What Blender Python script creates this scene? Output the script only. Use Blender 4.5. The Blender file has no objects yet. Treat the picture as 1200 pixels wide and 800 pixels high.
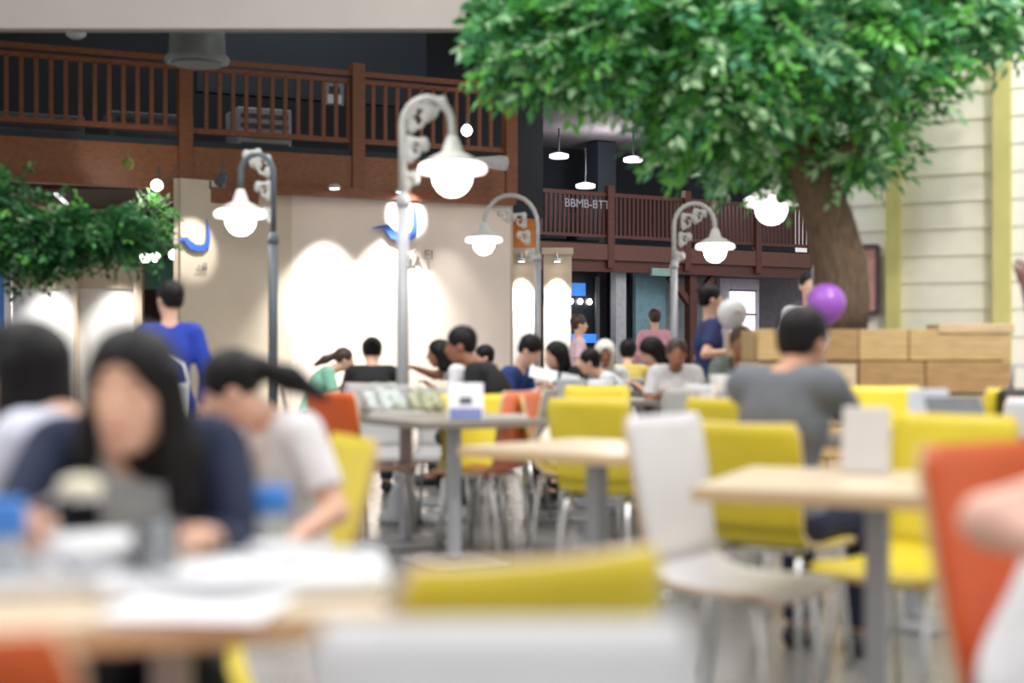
import bpy, bmesh, math, random
import numpy as np
from mathutils import Vector, Matrix
random.seed(7); rng = np.random.default_rng(7)
scene = bpy.context.scene
C = scene.collection
PI = math.pi
# ------------------------------------------------------------------ camera
F = 1667.0            # focal length in pixels of the 1200x800 frame
CH = 1.10             # eye height of the seated photographer
HZ = 410.0            # image row of the horizon
cam_d = bpy.data.cameras.new('camera'); cam = bpy.data.objects.new('camera', cam_d); C.objects.link(cam)
cam.location = (0, 0, CH); cam.rotation_euler = (PI/2, 0, 0)
cam_d.sensor_width = 36; cam_d.lens = 36*F/1200; cam_d.shift_y = (HZ-400)/1200
cam_d.clip_start = .05; cam_d.clip_end = 200
cam_d.dof.use_dof = True; cam_d.dof.focus_distance = 90.0; cam_d.dof.aperture_fstop = 1.25
scene.camera = cam
# ------------------------------------------------------------------ world, exposure, large lights
w = bpy.data.worlds.new('world'); scene.world = w; w.use_nodes = True
w.node_tree.nodes['Background'].inputs[0].default_value = (1.0, .99, .98, 1)
w.node_tree.nodes['Background'].inputs[1].default_value = .78
vs = scene.view_settings
vs.view_transform = 'Standard'; vs.look = 'None'; vs.exposure = 0.05; vs.gamma = 1.0; vs.use_curve_mapping = False
def area_light(name, loc, size, power, col=(1, .985, .965), rot=(0, 0, 0), size_y=None):
    l = bpy.data.lights.new(name, 'AREA'); l.energy = power; l.color = col
    l.shape = 'RECTANGLE'; l.size = size; l.size_y = size_y or size
    o = bpy.data.objects.new(name, l); C.objects.link(o); o.location = loc; o.rotation_euler = rot
    return o
def spot_light(name, loc, target, power, angle, blend=.4, col=(1, .97, .93), radius=.04):
    l = bpy.data.lights.new(name, 'SPOT'); l.energy = power; l.color = col
    l.spot_size = math.radians(angle); l.spot_blend = blend; l.shadow_soft_size = radius
    o = bpy.data.objects.new(name, l); C.objects.link(o); o.location = loc
    o.rotation_euler = (Vector(target)-Vector(loc)).to_track_quat('-Z', 'Y').to_euler()
    return o
for lx, ly in ((-3.2, 2.0), (3.4, 2.0), (-3.2, 8.0), (3.4, 7.2), (1.2, 11.6)):  # last position is an extra lamp added to brighten the crowd
    area_light('hall_ceiling_light', (lx, ly, 7.2), 3.6, 235)
area_light('far_hall_fill', (4, 26, 6.2), 5.0, 300, (1, .95, .95))  # area light without a fitting, added to brighten the far building
area_light('gallery_fill_light', (-3.5, 20.5, 7.9), 4.0, 130, (.92, .96, 1))  # added to lift the black space behind the railing; no such lamp is seen
pl_ = bpy.data.lights.new('far_gallery_fill', 'POINT'); pl_.energy = 150; pl_.shadow_soft_size = .3; pl_.color = (1, .95, .98)  # added point light brightening the far ceiling and pillars, not a visible fitting
plo = bpy.data.objects.new('far_gallery_fill', pl_); C.objects.link(plo); plo.location = (2.6, 33.5, 5.2)
spot_light('tree_flood_light', (4.2, 3.4, 7.0), (2.1, 9.2, 2.6), 900, 62, .5, radius=.25)

def P(px, py, d):
    return Vector(((px-600)*d/F, d, CH-(py-HZ)*d/F))
# ------------------------------------------------------------------ materials
MATS = {}
def srgb(c):
    return tuple(((v/255)/12.92 if v/255 <= .04045 else ((v/255+.055)/1.055)**2.4) for v in c)
def mat(name, rgb, rough=.55, metal=0.0, var=.12, scale=8.0, bump=0.0, emit=0.0, trans=0.0, stretch=None, spec=.5, sss=0.0, alpha=1.0):
    if name in MATS: return MATS[name]
    m = bpy.data.materials.new(name); m.use_nodes = True
    nt = m.node_tree; b = nt.nodes['Principled BSDF']
    col = srgb(rgb)
    b.inputs['Roughness'].default_value = rough; b.inputs['Metallic'].default_value = metal
    b.inputs['Specular IOR Level'].default_value = spec
    b.inputs['Base Color'].default_value = (*col, 1)
    if var > 0 or bump > 0:
        tc = nt.nodes.new('ShaderNodeTexCoord'); nz = nt.nodes.new('ShaderNodeTexNoise')
        nz.inputs['Scale'].default_value = scale; nz.inputs['Detail'].default_value = 4
        src = tc.outputs['Object']
        if stretch:
            mp = nt.nodes.new('ShaderNodeMapping'); mp.inputs['Scale'].default_value = stretch
            nt.links.new(src, mp.inputs[0]); src = mp.outputs[0]
        nt.links.new(src, nz.inputs['Vector'])
        rp = nt.nodes.new('ShaderNodeValToRGB')
        rp.color_ramp.elements[0].position = .3; rp.color_ramp.elements[1].position = .7
        rp.color_ramp.elements[0].color = (*[c*(1-var) for c in col], 1)
        rp.color_ramp.elements[1].color = (*[min(1, c*(1+var)) for c in col], 1)
        nt.links.new(nz.outputs['Fac'], rp.inputs[0]); nt.links.new(rp.outputs[0], b.inputs['Base Color'])
        if bump > 0:
            bp = nt.nodes.new('ShaderNodeBump'); bp.inputs['Strength'].default_value = bump; bp.inputs['Distance'].default_value = .01
            nt.links.new(nz.outputs['Fac'], bp.inputs['Height']); nt.links.new(bp.outputs[0], b.inputs['Normal'])
    if emit > 0:
        b.inputs['Emission Color'].default_value = (*col, 1); b.inputs['Emission Strength'].default_value = emit
    if trans > 0:
        b.inputs['Transmission Weight'].default_value = trans; b.inputs['IOR'].default_value = 1.4
    if sss > 0:
        b.inputs['Subsurface Weight'].default_value = sss; b.inputs['Subsurface Radius'].default_value = (.012, .005, .003)
    if alpha < 1: b.inputs['Alpha'].default_value = alpha
    MATS[name] = m
    return m
def wood(name, rgb, var=.22, rough=.5, axis=(1.2, 12, 12), scale=3.0):
    return mat(name, rgb, rough, 0, var, scale, .08, stretch=axis)
# ------------------------------------------------------------------ mesh helpers
def bx(bm, c, s, rz=0.0, rx=0.0, ry=0.0, mi=0):
    M = Matrix.Translation(Vector(c)) @ Matrix.Rotation(rz, 4, 'Z') @ Matrix.Rotation(ry, 4, 'Y') @ Matrix.Rotation(rx, 4, 'X') @ Matrix.Diagonal((s[0], s[1], s[2], 1))
    r = bmesh.ops.create_cube(bm, size=1.0, matrix=M)
    if mi:
        for f in {f for v in r['verts'] for f in v.link_faces}: f.material_index = mi
    return bm
def frame_axes(t):
    t = t.normalized(); a = Vector((0, 0, 1)) if abs(t.z) < .95 else Vector((1, 0, 0))
    u = t.cross(a).normalized(); return u, t.cross(u).normalized()
def tube(bm, pts, rad, seg=8, cap=True):
    pts = [Vector(p) for p in pts]; n = len(pts)
    if not hasattr(rad, '__len__'): rad = [rad]*n
    rings = []; u = None
    for i, p in enumerate(pts):
        t = (pts[min(i+1, n-1)]-pts[max(i-1, 0)]).normalized()
        if u is None: u, v = frame_axes(t)
        else:
            u = (u-t*u.dot(t)).normalized(); v = t.cross(u)
        rings.append([bm.verts.new(p+(u*math.cos(2*PI*k/seg)+v*math.sin(2*PI*k/seg))*rad[i]) for k in range(seg)])
    for i in range(n-1):
        for k in range(seg):
            f = bm.faces.new((rings[i][k], rings[i][(k+1) % seg], rings[i+1][(k+1) % seg], rings[i+1][k])); f.smooth = True
    if cap:
        bm.faces.new(rings[0][::-1]); bm.faces.new(rings[-1])
    return bm
def lathe(bm, prof, seg=20, c=(0, 0, 0), M=None):
    c = Vector(c); rings = []
    for r, z in prof:
        ring = []
        for k in range(seg):
            p = Vector((max(r, 1e-4)*math.cos(2*PI*k/seg), max(r, 1e-4)*math.sin(2*PI*k/seg), z))
            if M is not None: p = M @ p
            ring.append(bm.verts.new(p+c))
        rings.append(ring)
    for i in range(len(rings)-1):
        for k in range(seg):
            f = bm.faces.new((rings[i][k], rings[i][(k+1) % seg], rings[i+1][(k+1) % seg], rings[i+1][k])); f.smooth = True
    bm.faces.new(rings[0][::-1]); bm.faces.new(rings[-1])
    return bm
def prism(bm, poly, z0, z1, M=None):
    a = [Vector((x, y, z0)) for x, y in poly]; b = [Vector((x, y, z1)) for x, y in poly]
    if M is not None: a = [M @ p for p in a]; b = [M @ p for p in b]
    va = [bm.verts.new(p) for p in a]; vb = [bm.verts.new(p) for p in b]; n = len(va)
    bm.faces.new(va[::-1]); bm.faces.new(vb)
    for i in range(n): bm.faces.new((va[i], va[(i+1) % n], vb[(i+1) % n], vb[i]))
    return bm
def NB(): return bmesh.new()
def mesh_of(name, bm, m):
    bmesh.ops.recalc_face_normals(bm, faces=bm.faces[:])
    me = bpy.data.meshes.new(name); bm.to_mesh(me); bm.free()
    for k in (m if isinstance(m, (list, tuple)) else [m]): me.materials.append(k)
    return me
def link(name, me, parent=None, loc=None, rz=0.0):
    o = bpy.data.objects.new(name, me); C.objects.link(o)
    if parent is not None: o.parent = parent
    if loc is not None: o.location = loc
    if rz: o.rotation_euler = (0, 0, rz)
    return o
def obj(name, bm, m, parent=None, loc=None, rz=0.0):
    return link(name, mesh_of(name, bm, m), parent, loc, rz)
def bevel(o, wd=.006, seg=2):
    b = o.modifiers.new('bevel', 'BEVEL'); b.width = wd; b.segments = seg; b.limit_method = 'ANGLE'
    return o
def tag(o, label, cat, group=None, kind=None):
    o['label'] = label; o['category'] = cat
    if group: o['group'] = group
    if kind: o['kind'] = kind
    return o
def thing(name, label, cat, loc=(0, 0, 0), rz=0.0, group=None, kind=None):
    o = bpy.data.objects.new(name, None); C.objects.link(o); o.empty_display_size = .1
    o.location = loc; o.rotation_euler = (0, 0, rz)
    return tag(o, label, cat, group, kind)
def text_mesh(body, size, depth):
    cu = bpy.data.curves.new('lettering', 'FONT'); cu.body = body; cu.size = size; cu.extrude = depth; cu.align_x = 'CENTER'
    t = bpy.data.objects.new('lettering', cu); C.objects.link(t)
    dg = bpy.context.evaluated_depsgraph_get(); me = bpy.data.meshes.new_from_object(t.evaluated_get(dg))
    bpy.data.objects.remove(t); return me
# ------------------------------------------------------------------ palette
M_floor = None
def floor_mat():
    m = bpy.data.materials.new('polished grey floor tile'); m.use_nodes = True; nt = m.node_tree; b = nt.nodes['Principled BSDF']
    tc = nt.nodes.new('ShaderNodeTexCoord'); br = nt.nodes.new('ShaderNodeTexBrick')
    br.offset = 0; br.inputs['Scale'].default_value = 1.0; br.inputs['Brick Width'].default_value = .6; br.inputs['Row Height'].default_value = .6
    br.inputs['Mortar Size'].default_value = .004
    br.inputs['Color1'].default_value = (*srgb((150, 149, 145)), 1); br.inputs['Color2'].default_value = (*srgb((163, 161, 157)), 1)
    br.inputs['Mortar'].default_value = (*srgb((110, 108, 105)), 1)
    nz = nt.nodes.new('ShaderNodeTexNoise'); nz.inputs['Scale'].default_value = 1.7; nz.inputs['Detail'].default_value = 5
    mx = nt.nodes.new('ShaderNodeMix'); mx.data_type = 'RGBA'; mx.blend_type = 'MULTIPLY'; mx.inputs[0].default_value = .5
    nt.links.new(tc.outputs['Object'], br.inputs['Vector']); nt.links.new(tc.outputs['Object'], nz.inputs['Vector'])
    nt.links.new(br.outputs['Color'], mx.inputs[6]); nt.links.new(nz.outputs['Fac'], mx.inputs[7])
    nt.links.new(mx.outputs[2], b.inputs['Base Color']); b.inputs['Roughness'].default_value = .22
    return m
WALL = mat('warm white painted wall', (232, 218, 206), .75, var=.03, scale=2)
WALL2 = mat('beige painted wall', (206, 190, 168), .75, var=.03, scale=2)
PANELW = mat('white wall panel', (232, 230, 228), .6, var=.03, scale=2)
BULK = mat('pale grey ceiling plaster', (158, 152, 147), .85, var=.04, scale=1.5)
DARK = mat('dark ceiling void', (30, 34, 38), .9, var=.2, scale=1)
SLATE = mat('dark blue grey wall', (44, 52, 60), .8, var=.12, scale=1)
RAILW = wood('reddish brown railing wood', (126, 72, 40))
RAILD = wood('dark red brown railing wood', (98, 56, 48))
FASC = wood('orange brown fascia wood', (134, 82, 48))
FASCD = wood('dusky red fascia wood', (112, 72, 62))
STEEL = mat('brushed steel', (190, 190, 190), .3, 1.0, var=.05)
CHROME = mat('chrome tube', (225, 225, 225), .15, 1.0, var=0)
GREYMET = mat('grey painted metal', (172, 174, 178), .45, .3, var=.05)
DGREY = mat('dark slate painted metal', (82, 92, 100), .5, .1, var=.05)
LAMPW = mat('weathered white iron', (186, 186, 182), .55, var=.1, scale=20)
PLY = mat('plywood edge', (214, 184, 150), .6, var=.15, scale=40, stretch=(1, 1, 12))
TOPW = wood('pale maple laminate', (212, 193, 166), .06, .35)
TOPD = wood('grey laminate', (150, 142, 132), .08, .4)
EDGE = mat('maple edge band', (214, 182, 138), .5, var=.06)
SHELL = {'white': mat('white laminate shell', (221, 221, 224), .38, var=.02), 'yellow': mat('yellow laminate shell', (226, 204, 52), .4, var=.03),
         'orange': mat('orange laminate shell', (204, 86, 26), .42, var=.03), 'coral': mat('coral laminate shell', (222, 122, 92), .42, var=.03),
         'grey': mat('grey laminate shell', (168, 168, 168), .42, var=.03)}
GLOBE = mat('lit opal lamp globe', (255, 250, 246), .3, var=0, emit=9.0)
SPOTE = mat('lit spotlight lens', (255, 246, 236), .3, var=0, emit=14.0)
BLUEB = mat('blue plastic', (60, 130, 215), .35, var=.05)
LOGOB = mat('blue sign paint', (52, 96, 190), .5, var=.05)
PAPER = mat('white paper', (236, 237, 240), .6, var=.03)
BLACK = mat('black plastic', (24, 24, 26), .45, var=.1)
SKIN = mat('light tan skin', (234, 186, 160), .5, var=.05, scale=14, sss=.12)
SKIN2 = mat('brown skin', (164, 112, 86), .5, var=.05, scale=14, sss=.1)
SKIN3 = mat('dark brown skin', (108, 66, 50), .5, var=.05, scale=14)
HAIR = mat('black hair', (15, 13, 14), .5, var=.35, scale=60, bump=.3, stretch=(1, 1, .15), spec=.28)
HAIRB = mat('dark brown hair', (66, 46, 38), .42, var=.3, scale=60, bump=.3, stretch=(1, 1, .15))
LIPS = mat('lip skin', (186, 104, 98), .45, var=.05)
EYED = mat('dark eye', (30, 22, 20), .2, var=0)
def cloth(rgb, rough=.85): return mat('cloth %d %d %d' % rgb, rgb, rough, var=.09, scale=18, bump=.12)
# ------------------------------------------------------------------ setting
bm = NB(); bx(bm, (2, 20, -.05), (34, 60, .1))
tag(obj('floor', bm, floor_mat()), 'polished grey tiled floor of the food court', 'floor', kind='structure')
# pale bulkhead above the balcony view
bm = NB(); bx(bm, (-5.0, 13.0, 6.0), (12.4, .16, 3.96))
tag(obj('ceiling_bulkhead', bm, BULK), 'pale grey plaster bulkhead running across the top left', 'ceiling', kind='structure')
bm = NB(); bx(bm, (-3, 22, 8.1), (18, 17, .2))
tag(obj('ceiling_gallery', bm, DARK), 'dark ceiling void above the wooden gallery', 'ceiling', kind='structure')
# the gallery line
GA = Vector((-9.6, 15.51, 0)); GB = Vector((0.0, 19.9, 0)); gd = (GB-GA).normalized(); gl = (GB-GA).length
gang = math.atan2(gd.y, gd.x); gn = Vector((gd.y, -gd.x, 0))    # gn points to the viewer
def G(t, off, z): return GA+gd*t+gn*off+Vector((0, 0, z))
GZ = 3.74
g = thing('gallery_floor', 'upper wooden gallery floor with orange brown fascia over the shop wall', 'gallery', kind='structure')
bm = NB(); bx(bm, G(gl/2, -2.6, GZ-.12), (gl, 5.0, .2), gang); obj('slab', bm, DARK, g)
for z0, z1, off, m in ((GZ-.5, GZ-.07, 0, FASC), (GZ-.62, GZ-.5, .05, RAILW)):
    bm = NB(); bx(bm, G(gl/2, off, (z0+z1)/2), (gl, .16, z1-z0), gang); obj('fascia_board', bm, m, g)
bm = NB(); bx(bm, G(gl/2, .02, GZ-.03), (gl, .12, .07), gang); obj('kerb', bm, SLATE, g)
bm = NB(); bx(bm, G(gl-5.9+1.6, .13, GZ-.68), (1.3, .1, .2), gang); obj('lower_trim', bm, RAILW, g)
r = thing('gallery_railing', 'reddish brown wooden railing with upright balusters on the near gallery', 'railing', kind='structure')
bm = NB(); bx(bm, G(gl/2, 0, GZ+1.03), (gl, .11, .07), gang); obj('handrail', bm, RAILW, r)
bm = NB(); bx(bm, G(gl/2, 0, GZ+.93), (gl, .05, .06), gang); obj('top_rail', bm, RAILW, r)
bm = NB(); bx(bm, G(gl/2, 0, GZ+.14), (gl, .06, .07), gang); obj('bottom_rail', bm, RAILW, r)
bm = NB(); bx(bm, (0, 0, 0), (.05, .05, .8)); bal = mesh_of('baluster', bm, RAILW)
nb = int(gl/.172)
posts = [gl-4.56, gl-2.28, gl-.05, gl-8.6]
for k in range(nb):
    t = .08+k*.172
    if min(abs(t-q) for q in posts) < .11: continue
    link('baluster', bal, r, G(t, 0, GZ+.53), gang)
bm = NB(); bx(bm, (0, 0, .28), (.17, .17, 1.72)); pm = mesh_of('post', bm, RAILW)
for q in posts: link('post', pm, r, G(q, .03, GZ+.02), gang)
# upper floor behind the gallery railing
bm = NB(); bx(bm, G(gl/2, -5.3, 5.8), (gl+6, .2, 4.6), gang)
tag(obj('wall_gallery', bm, DARK), 'dark rear wall behind the gallery railing', 'wall', kind='structure')
bm = NB(); bx(bm, G(gl-2.0, -2.9, 5.75), (3.6, .2, 1.7), gang)
tag(obj('wall_gallery_panel', bm, SLATE), 'dark blue grey wall panel above the gallery railing', 'wall', kind='structure')
GREYBOX = mat('grey metal duct', (116, 122, 122), .5, .2, var=.15, scale=3)
LGREY = mat('pale grey metal', (188, 192, 196), .5, .1, var=.08, scale=3)
for t, off, sz, z, m, lab in ((gl-3.3, -1.2, (.75, .7, .62), 3.76, LGREY, 'pale grey air handling box behind the gallery railing'),
                         (gl-4.75, -1.5, (1.1, .7, .5), 3.76, GREYBOX, 'mid grey squat duct box left of the gallery post'),
                         (gl-6.2, -1.7, (1.2, .8, .42), 3.76, GREYBOX, 'long low grey duct box near the left end of the gallery')):
    th = thing('duct_box', lab, 'duct', G(t, off, z), gang, 'duct boxes behind the railing')
    bm = NB(); bx(bm, (0, 0, sz[2]/2), sz); bevel(obj('casing', bm, m, th), .02)
    for k in range(4):
        bm = NB(); bx(bm, (0, -sz[1]/2-.012, sz[2]*(.18+.21*k)), (sz[0]*.86, .025, sz[2]*.1)); obj('louvre', bm, DGREY, th)
th = thing('wall_picture', 'small square framed notice on the dark gallery wall', 'notice', G(gl-1.72, -2.76, 5.0), gang)
bm = NB(); bx(bm, (0, 0, 0), (.3, .03, .34)); obj('frame', bm, GREYBOX, th)
bm = NB(); bx(bm, (0, -.02, -.08), (.22, .02, .13)); obj('print', bm, LGREY, th)
bm = NB(); bx(bm, (0, -.02, .06), (.16, .02, .1)); obj('print', bm, BLACK, th)
# drum downlight hanging from the bulkhead
th = thing('drum_light', 'large grey drum fitting hanging below the pale bulkhead', 'lamp', P(231, 74, 14.6))
bm = NB(); lathe(bm, [(.29, 0), (.33, .01), (.33, .05), (.285, .1), (.275, .36), (.275, .6)], 28); obj('housing', bm, GREYBOX, th)
bm = NB(); lathe(bm, [(.25, -.02), (.27, 0), (.27, .02)], 28); obj('diffuser', bm, DGREY, th)
th = thing('gallery_ceiling_spot', 'small white spotlight head under the bulkhead at far left', 'spotlight', P(89, 45, 16.5))
bm = NB(); lathe(bm, [(.06, 0), (.11, .03), (.12, .1), (.07, .16)], 16); obj('housing', bm, LGREY, th)
bm = NB(); lathe(bm, [(.015, .16), (.015, .9)], 8); obj('stem', bm, DGREY, th)

# white shop wall under the gallery
def wall_seg(bm, a, b, z0, z1, th=.12):
    a = Vector(a); b = Vector(b); m = (a+b)/2; d = b-a
    bx(bm, (m.x, m.y, (z0+z1)/2), (d.length, th, z1-z0), math.atan2(d.y, d.x))
WA = P(340, 0, 18.75); WB = P(596, 0, 20.0); WC = P(209, 0, 17.75)
wz = GZ-.5
bm = NB(); wall_seg(bm, (WA.x, WA.y), (WB.x, WB.y), 0, wz)
wl = tag(obj('wall_left', bm, WALL), 'warm white shop wall washed by spotlights below the gallery', 'wall', kind='structure')
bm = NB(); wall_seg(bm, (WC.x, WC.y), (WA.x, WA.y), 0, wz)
wl2 = tag(obj('wall_left_return', bm, mat('shaded beige wall paint', (206, 192, 172), .75, var=.03, scale=2)), 'angled beige return of the shop wall at its left end', 'wall', kind='structure')  # darker beige puts the shade of the angled face into the paint
bm = NB(); wall_seg(bm, (WB.x, WB.y), (WB.x-.12, WB.y+5), 0, wz)
tag(obj('wall_left_flank', bm, WALL2), 'side flank of the shop wall going back', 'wall', kind='structure')
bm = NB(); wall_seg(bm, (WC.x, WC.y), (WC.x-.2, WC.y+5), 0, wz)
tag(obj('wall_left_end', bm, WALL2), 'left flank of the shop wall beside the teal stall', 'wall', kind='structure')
# signs on the wall: blue bird emblem and lettering
bird = [(-.30, .0), (-.12, .045), (-.06, .06), (.0, .0), (.1, -.06), (.2, -.07), (.27, -.03), (.30, .06), (.31, .2), (.30, .38), (.345, .2), (.36, .05), (.34, -.08), (.25, -.16), (.1, -.17), (-.03, -.12), (-.12, .0)]
def wall_sign(px, py, d, ang, body, sc, tx, tz, lab):
    th = thing('wall_sign', lab, 'sign', P(px, py, d), ang)
    bm = NB(); prism(bm, [(x*sc, y*sc) for x, y in bird], 0, .03, Matrix.Rotation(PI/2, 4, 'X')); obj('bird_emblem', bm, LOGOB, th)
    me = text_mesh(body, .17*sc*1.1, .008); me.materials.append(mat('grey sign lettering', (150, 138, 134), .6, var=0))
    o = link('lettering', me, th, (tx, -.01, tz)); o.rotation_euler = (PI/2, 0, 0)
    return th
wang = math.atan2(WB.y-WA.y, WB.x-WA.x); wang2 = math.atan2(WA.y-WC.y, WA.x-WC.x)
wall_sign(459, 268, 19.2, wang, 'IIBA EI', 1.0, .34, -.4, 'blue bird emblem with grey lettering on the spotlit white wall')
wall_sign(222, 282, 17.72, wang2, '.ull', .75, .16, -.36, 'blue curved emblem with grey lettering on the angled wall end')
def track_spot(px, py, d, target, power, angle, lab, blend=.5, body=DGREY, stem=.2):
    loc = P(px, py, d); th = thing('spotlight', lab, 'spotlight', loc)
    dr = (Vector(target)-loc).normalized(); q = dr.to_track_quat('Z', 'Y').to_matrix().to_4x4()
    bm = NB(); lathe(bm, [(.03, -.16), (.05, -.15), (.06, -.02), (.075, 0)], 14, M=q); obj('housing', bm, body, th)
    bm = NB(); lathe(bm, [(.066, -.005), (.066, .008), (.03, .014)], 14, M=q); obj('lens', bm, SPOTE, th)
    bm = NB(); tube(bm, [-dr*.1, -dr*.1+Vector((0, .02, stem))], .012, 6); obj('bracket', bm, body, th)
    spot_light('spotlight_beam', loc+dr*.03, target, power, angle, blend)
    return th
# wall washers (recessed in the gallery fascia)
def washer(px, d, zt, power, angle, lab, tgt=None, arm=None):
    x = (px-600)*d/F; loc = Vector((x, d, zt)); th = thing('recessed_downlight', lab, 'downlight', loc, group='recessed wall washers')
    bm = NB(); lathe(bm, [(.07, 0), (.085, .005), (.085, .03), (.05, .06)], 16); obj('trim_ring', bm, LGREY, th)
    bm = NB(); lathe(bm, [(.05, -.003), (.06, .0), (.06, .004)], 16); obj('lens', bm, SPOTE, th)
    if arm: bm = NB(); tube(bm, [(0, 0, .05), arm], .02, 8); obj('bracket', bm, LGREY, th)
    spot_light('wall_wash_beam', loc-Vector((0, 0, .03)), tgt or (x, d+.05, 0), power, angle, .9)
wy = lambda px: 18.75+(px-340)*(1.25/256)
for i, px in enumerate((392, 470, 536)):
    washer(px, wy(px)-.55, wz-.05, (900, 760, 90)[i], (74, 80, 70)[i], ('left', 'middle', 'right')[i]+' recessed downlight washing the white shop wall')
track_spot(486, 214, 18.2, P(474, 255, 19.4), 300, 30, 'spotlight on the gallery fascia aimed at the bird sign')
track_spot(258, 214, 16.9, P(228, 280, 17.7), 110, 34, 'small spotlight aimed at the curved wall emblem')
track_spot(150, 192, 16.6, P(152, 178, 17.6), 8, 80, 'bright bare spotlight on the orange brown fascia', body=mat('olive spotlight body', (150, 150, 70), .5))
track_spot(184, 217, 16.6, P(120, 300, 14), 30, 60, 'cool white spotlight hanging under the fascia')
for px, py, d, lab in ((204, 298, 18.3, 'warm round spotlight left of the curved emblem'), (170, 302, 18.5, 'small round spotlight above the teal stall'), (182, 301, 19.5, 'dim tiny spotlight between two brighter ones above the teal stall')):
    track_spot(px, py, d, P(px-4, py+10, d-3), 6, 60, lab, stem=3.13-P(px, py, d).z)
th = thing('gallery_bulb', 'single round glowing bulb in front of the gallery balusters', 'lamp', P(547, 153, 18.6))
bm = NB(); lathe(bm, [(.01, -.07), (.05, -.05), (.072, 0), (.05, .05), (.02, .075)], 16); obj('bulb', bm, GLOBE, th)
bm = NB(); tube(bm, [(0, 0, .07), (0, .05, .2), (0, .55, .3)], .012, 6); obj('bracket', bm, DGREY, th)
th = thing('cone_light', 'white conical wall light at the gallery corner post', 'lamp', P(570, 190, 18.7), gang)
Mx = Matrix.Rotation(PI/2, 4, 'Y')
bm = NB(); lathe(bm, [(.03, -.3), (.05, -.2), (.1, .2), (.1, .28)], 16, M=Mx); obj('shade', bm, LAMPW, th)
bm = NB(); bx(bm, (.36, .2, .03), (.14, .5, .1)); obj('mount', bm, RAILW, th)
# left bay: ceiling, alcove wall and teal stall
bm = NB(); bx(bm, (-8, 21.2, 3.18), (8.4, 6.5, .1)); cb = tag(obj('ceiling_left_bay', bm, mat('dark brown bay ceiling', (70, 46, 38), .8)), 'dark brown ceiling of the left bay under the gallery', 'ceiling', kind='structure')
for k, px in enumerate((72, 112, 140)):
    th = thing('ceiling_tube_light', ('leftmost', 'middle', 'rightmost')[k]+' slim tube light on the bay ceiling behind the foliage', 'lamp', P(px, 232, 19.0+.3*k), .2)
    bm = NB(); bx(bm, (0, 0, 0), (.05, 1.3, .05)); obj('tube', bm, mat('soft lit tube', (235, 235, 235), .4, var=0, emit=1.3), th)
    bm = NB(); bx(bm, (0, 0, .045), (.09, 1.34, .04)); obj('housing', bm, LGREY, th)
AL = 20.5
bm = NB(); wall_seg(bm, (P(-150, 0, AL).x, AL), (P(164, 0, AL).x, AL), 0, 3.13)
al = tag(obj('wall_alcove', bm, PANELW), 'white alcove wall with scalloped light beneath the hanging foliage', 'wall', kind='structure')
bm = NB(); wall_seg(bm, (P(-150, 0, AL-.04).x, AL-.04), (P(164, 0, AL-.04).x, AL-.04), 1.98, 3.12, .08); obj('beige_band', bm, WALL2, al)
for px in (-12, 90, 163):
    bm = NB(); x = (px-600)*(AL-.12)/F; bx(bm, (x, AL-.12, 1.3), (.12 if px != 90 else .05, .14, 2.6)); obj('pilaster', bm, WALL2, al)
for i, px in enumerate((48, 130)):
    washer(px, AL-.5, 2.62, 300, 74, ('left', 'right')[i]+' downlight scalloping the alcove wall behind the foliage', arm=(0, 0, .66))
th = thing('blue_banner', 'upright blue and white banner at the left picture edge', 'banner', P(3, 360, 19.8)-Vector((0, 0, 1.2)))
bm = NB(); bx(bm, (-.1, 0, 1.35), (.26, .03, 1.3)); obj('panel', bm, BLUEB, th)
bm = NB(); bx(bm, (.08, 0, 1.35), (.1, .04, 1.34)); obj('edge_strip', bm, PAPER, th)
bm = NB(); bx(bm, (-.05, 0, .35), (.05, .05, .7)); bx(bm, (-.05, 0, .02), (.4, .3, .04)); obj('stand', bm, GREYMET, th)
TEAL = mat('pale teal stall panel', (120, 190, 168), .5, var=.15, scale=3)
th = thing('teal_stall', 'pale teal food stall behind the standing person in blue', 'stall', (P(180, 0, 22).x, 22, 0), 0)
bm = NB(); bx(bm, (0, 0, 2.28), (1.2, .3, .5)); bevel(obj('canopy', bm, TEAL, th), .05)
bm = NB(); bx(bm, (0, .1, .5), (1.3, .5, 1.0)); obj('counter', bm, mat('dark stall front', (50, 66, 66), .6), th)
for k in range(3):
    bm = NB(); bx(bm, (-.3+.28*k, -.12, 1.2), (.16, .16, .34)); bevel(obj('display_jar', bm, TEAL, th), .03)
for sx in (-.6, .6):
    bm = NB(); bx(bm, (sx, .1, 1.1), (.06, .06, 2.2)); obj('post', bm, DGREY, th)
bm = NB(); wall_seg(bm, (-8.2, 24), (-3.6, 24), 0, 3.2); tag(obj('wall_bay_rear', bm, mat('brown bay wall', (96, 66, 56), .8)), 'brown rear wall of the left bay', 'wall', kind='structure')

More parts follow.
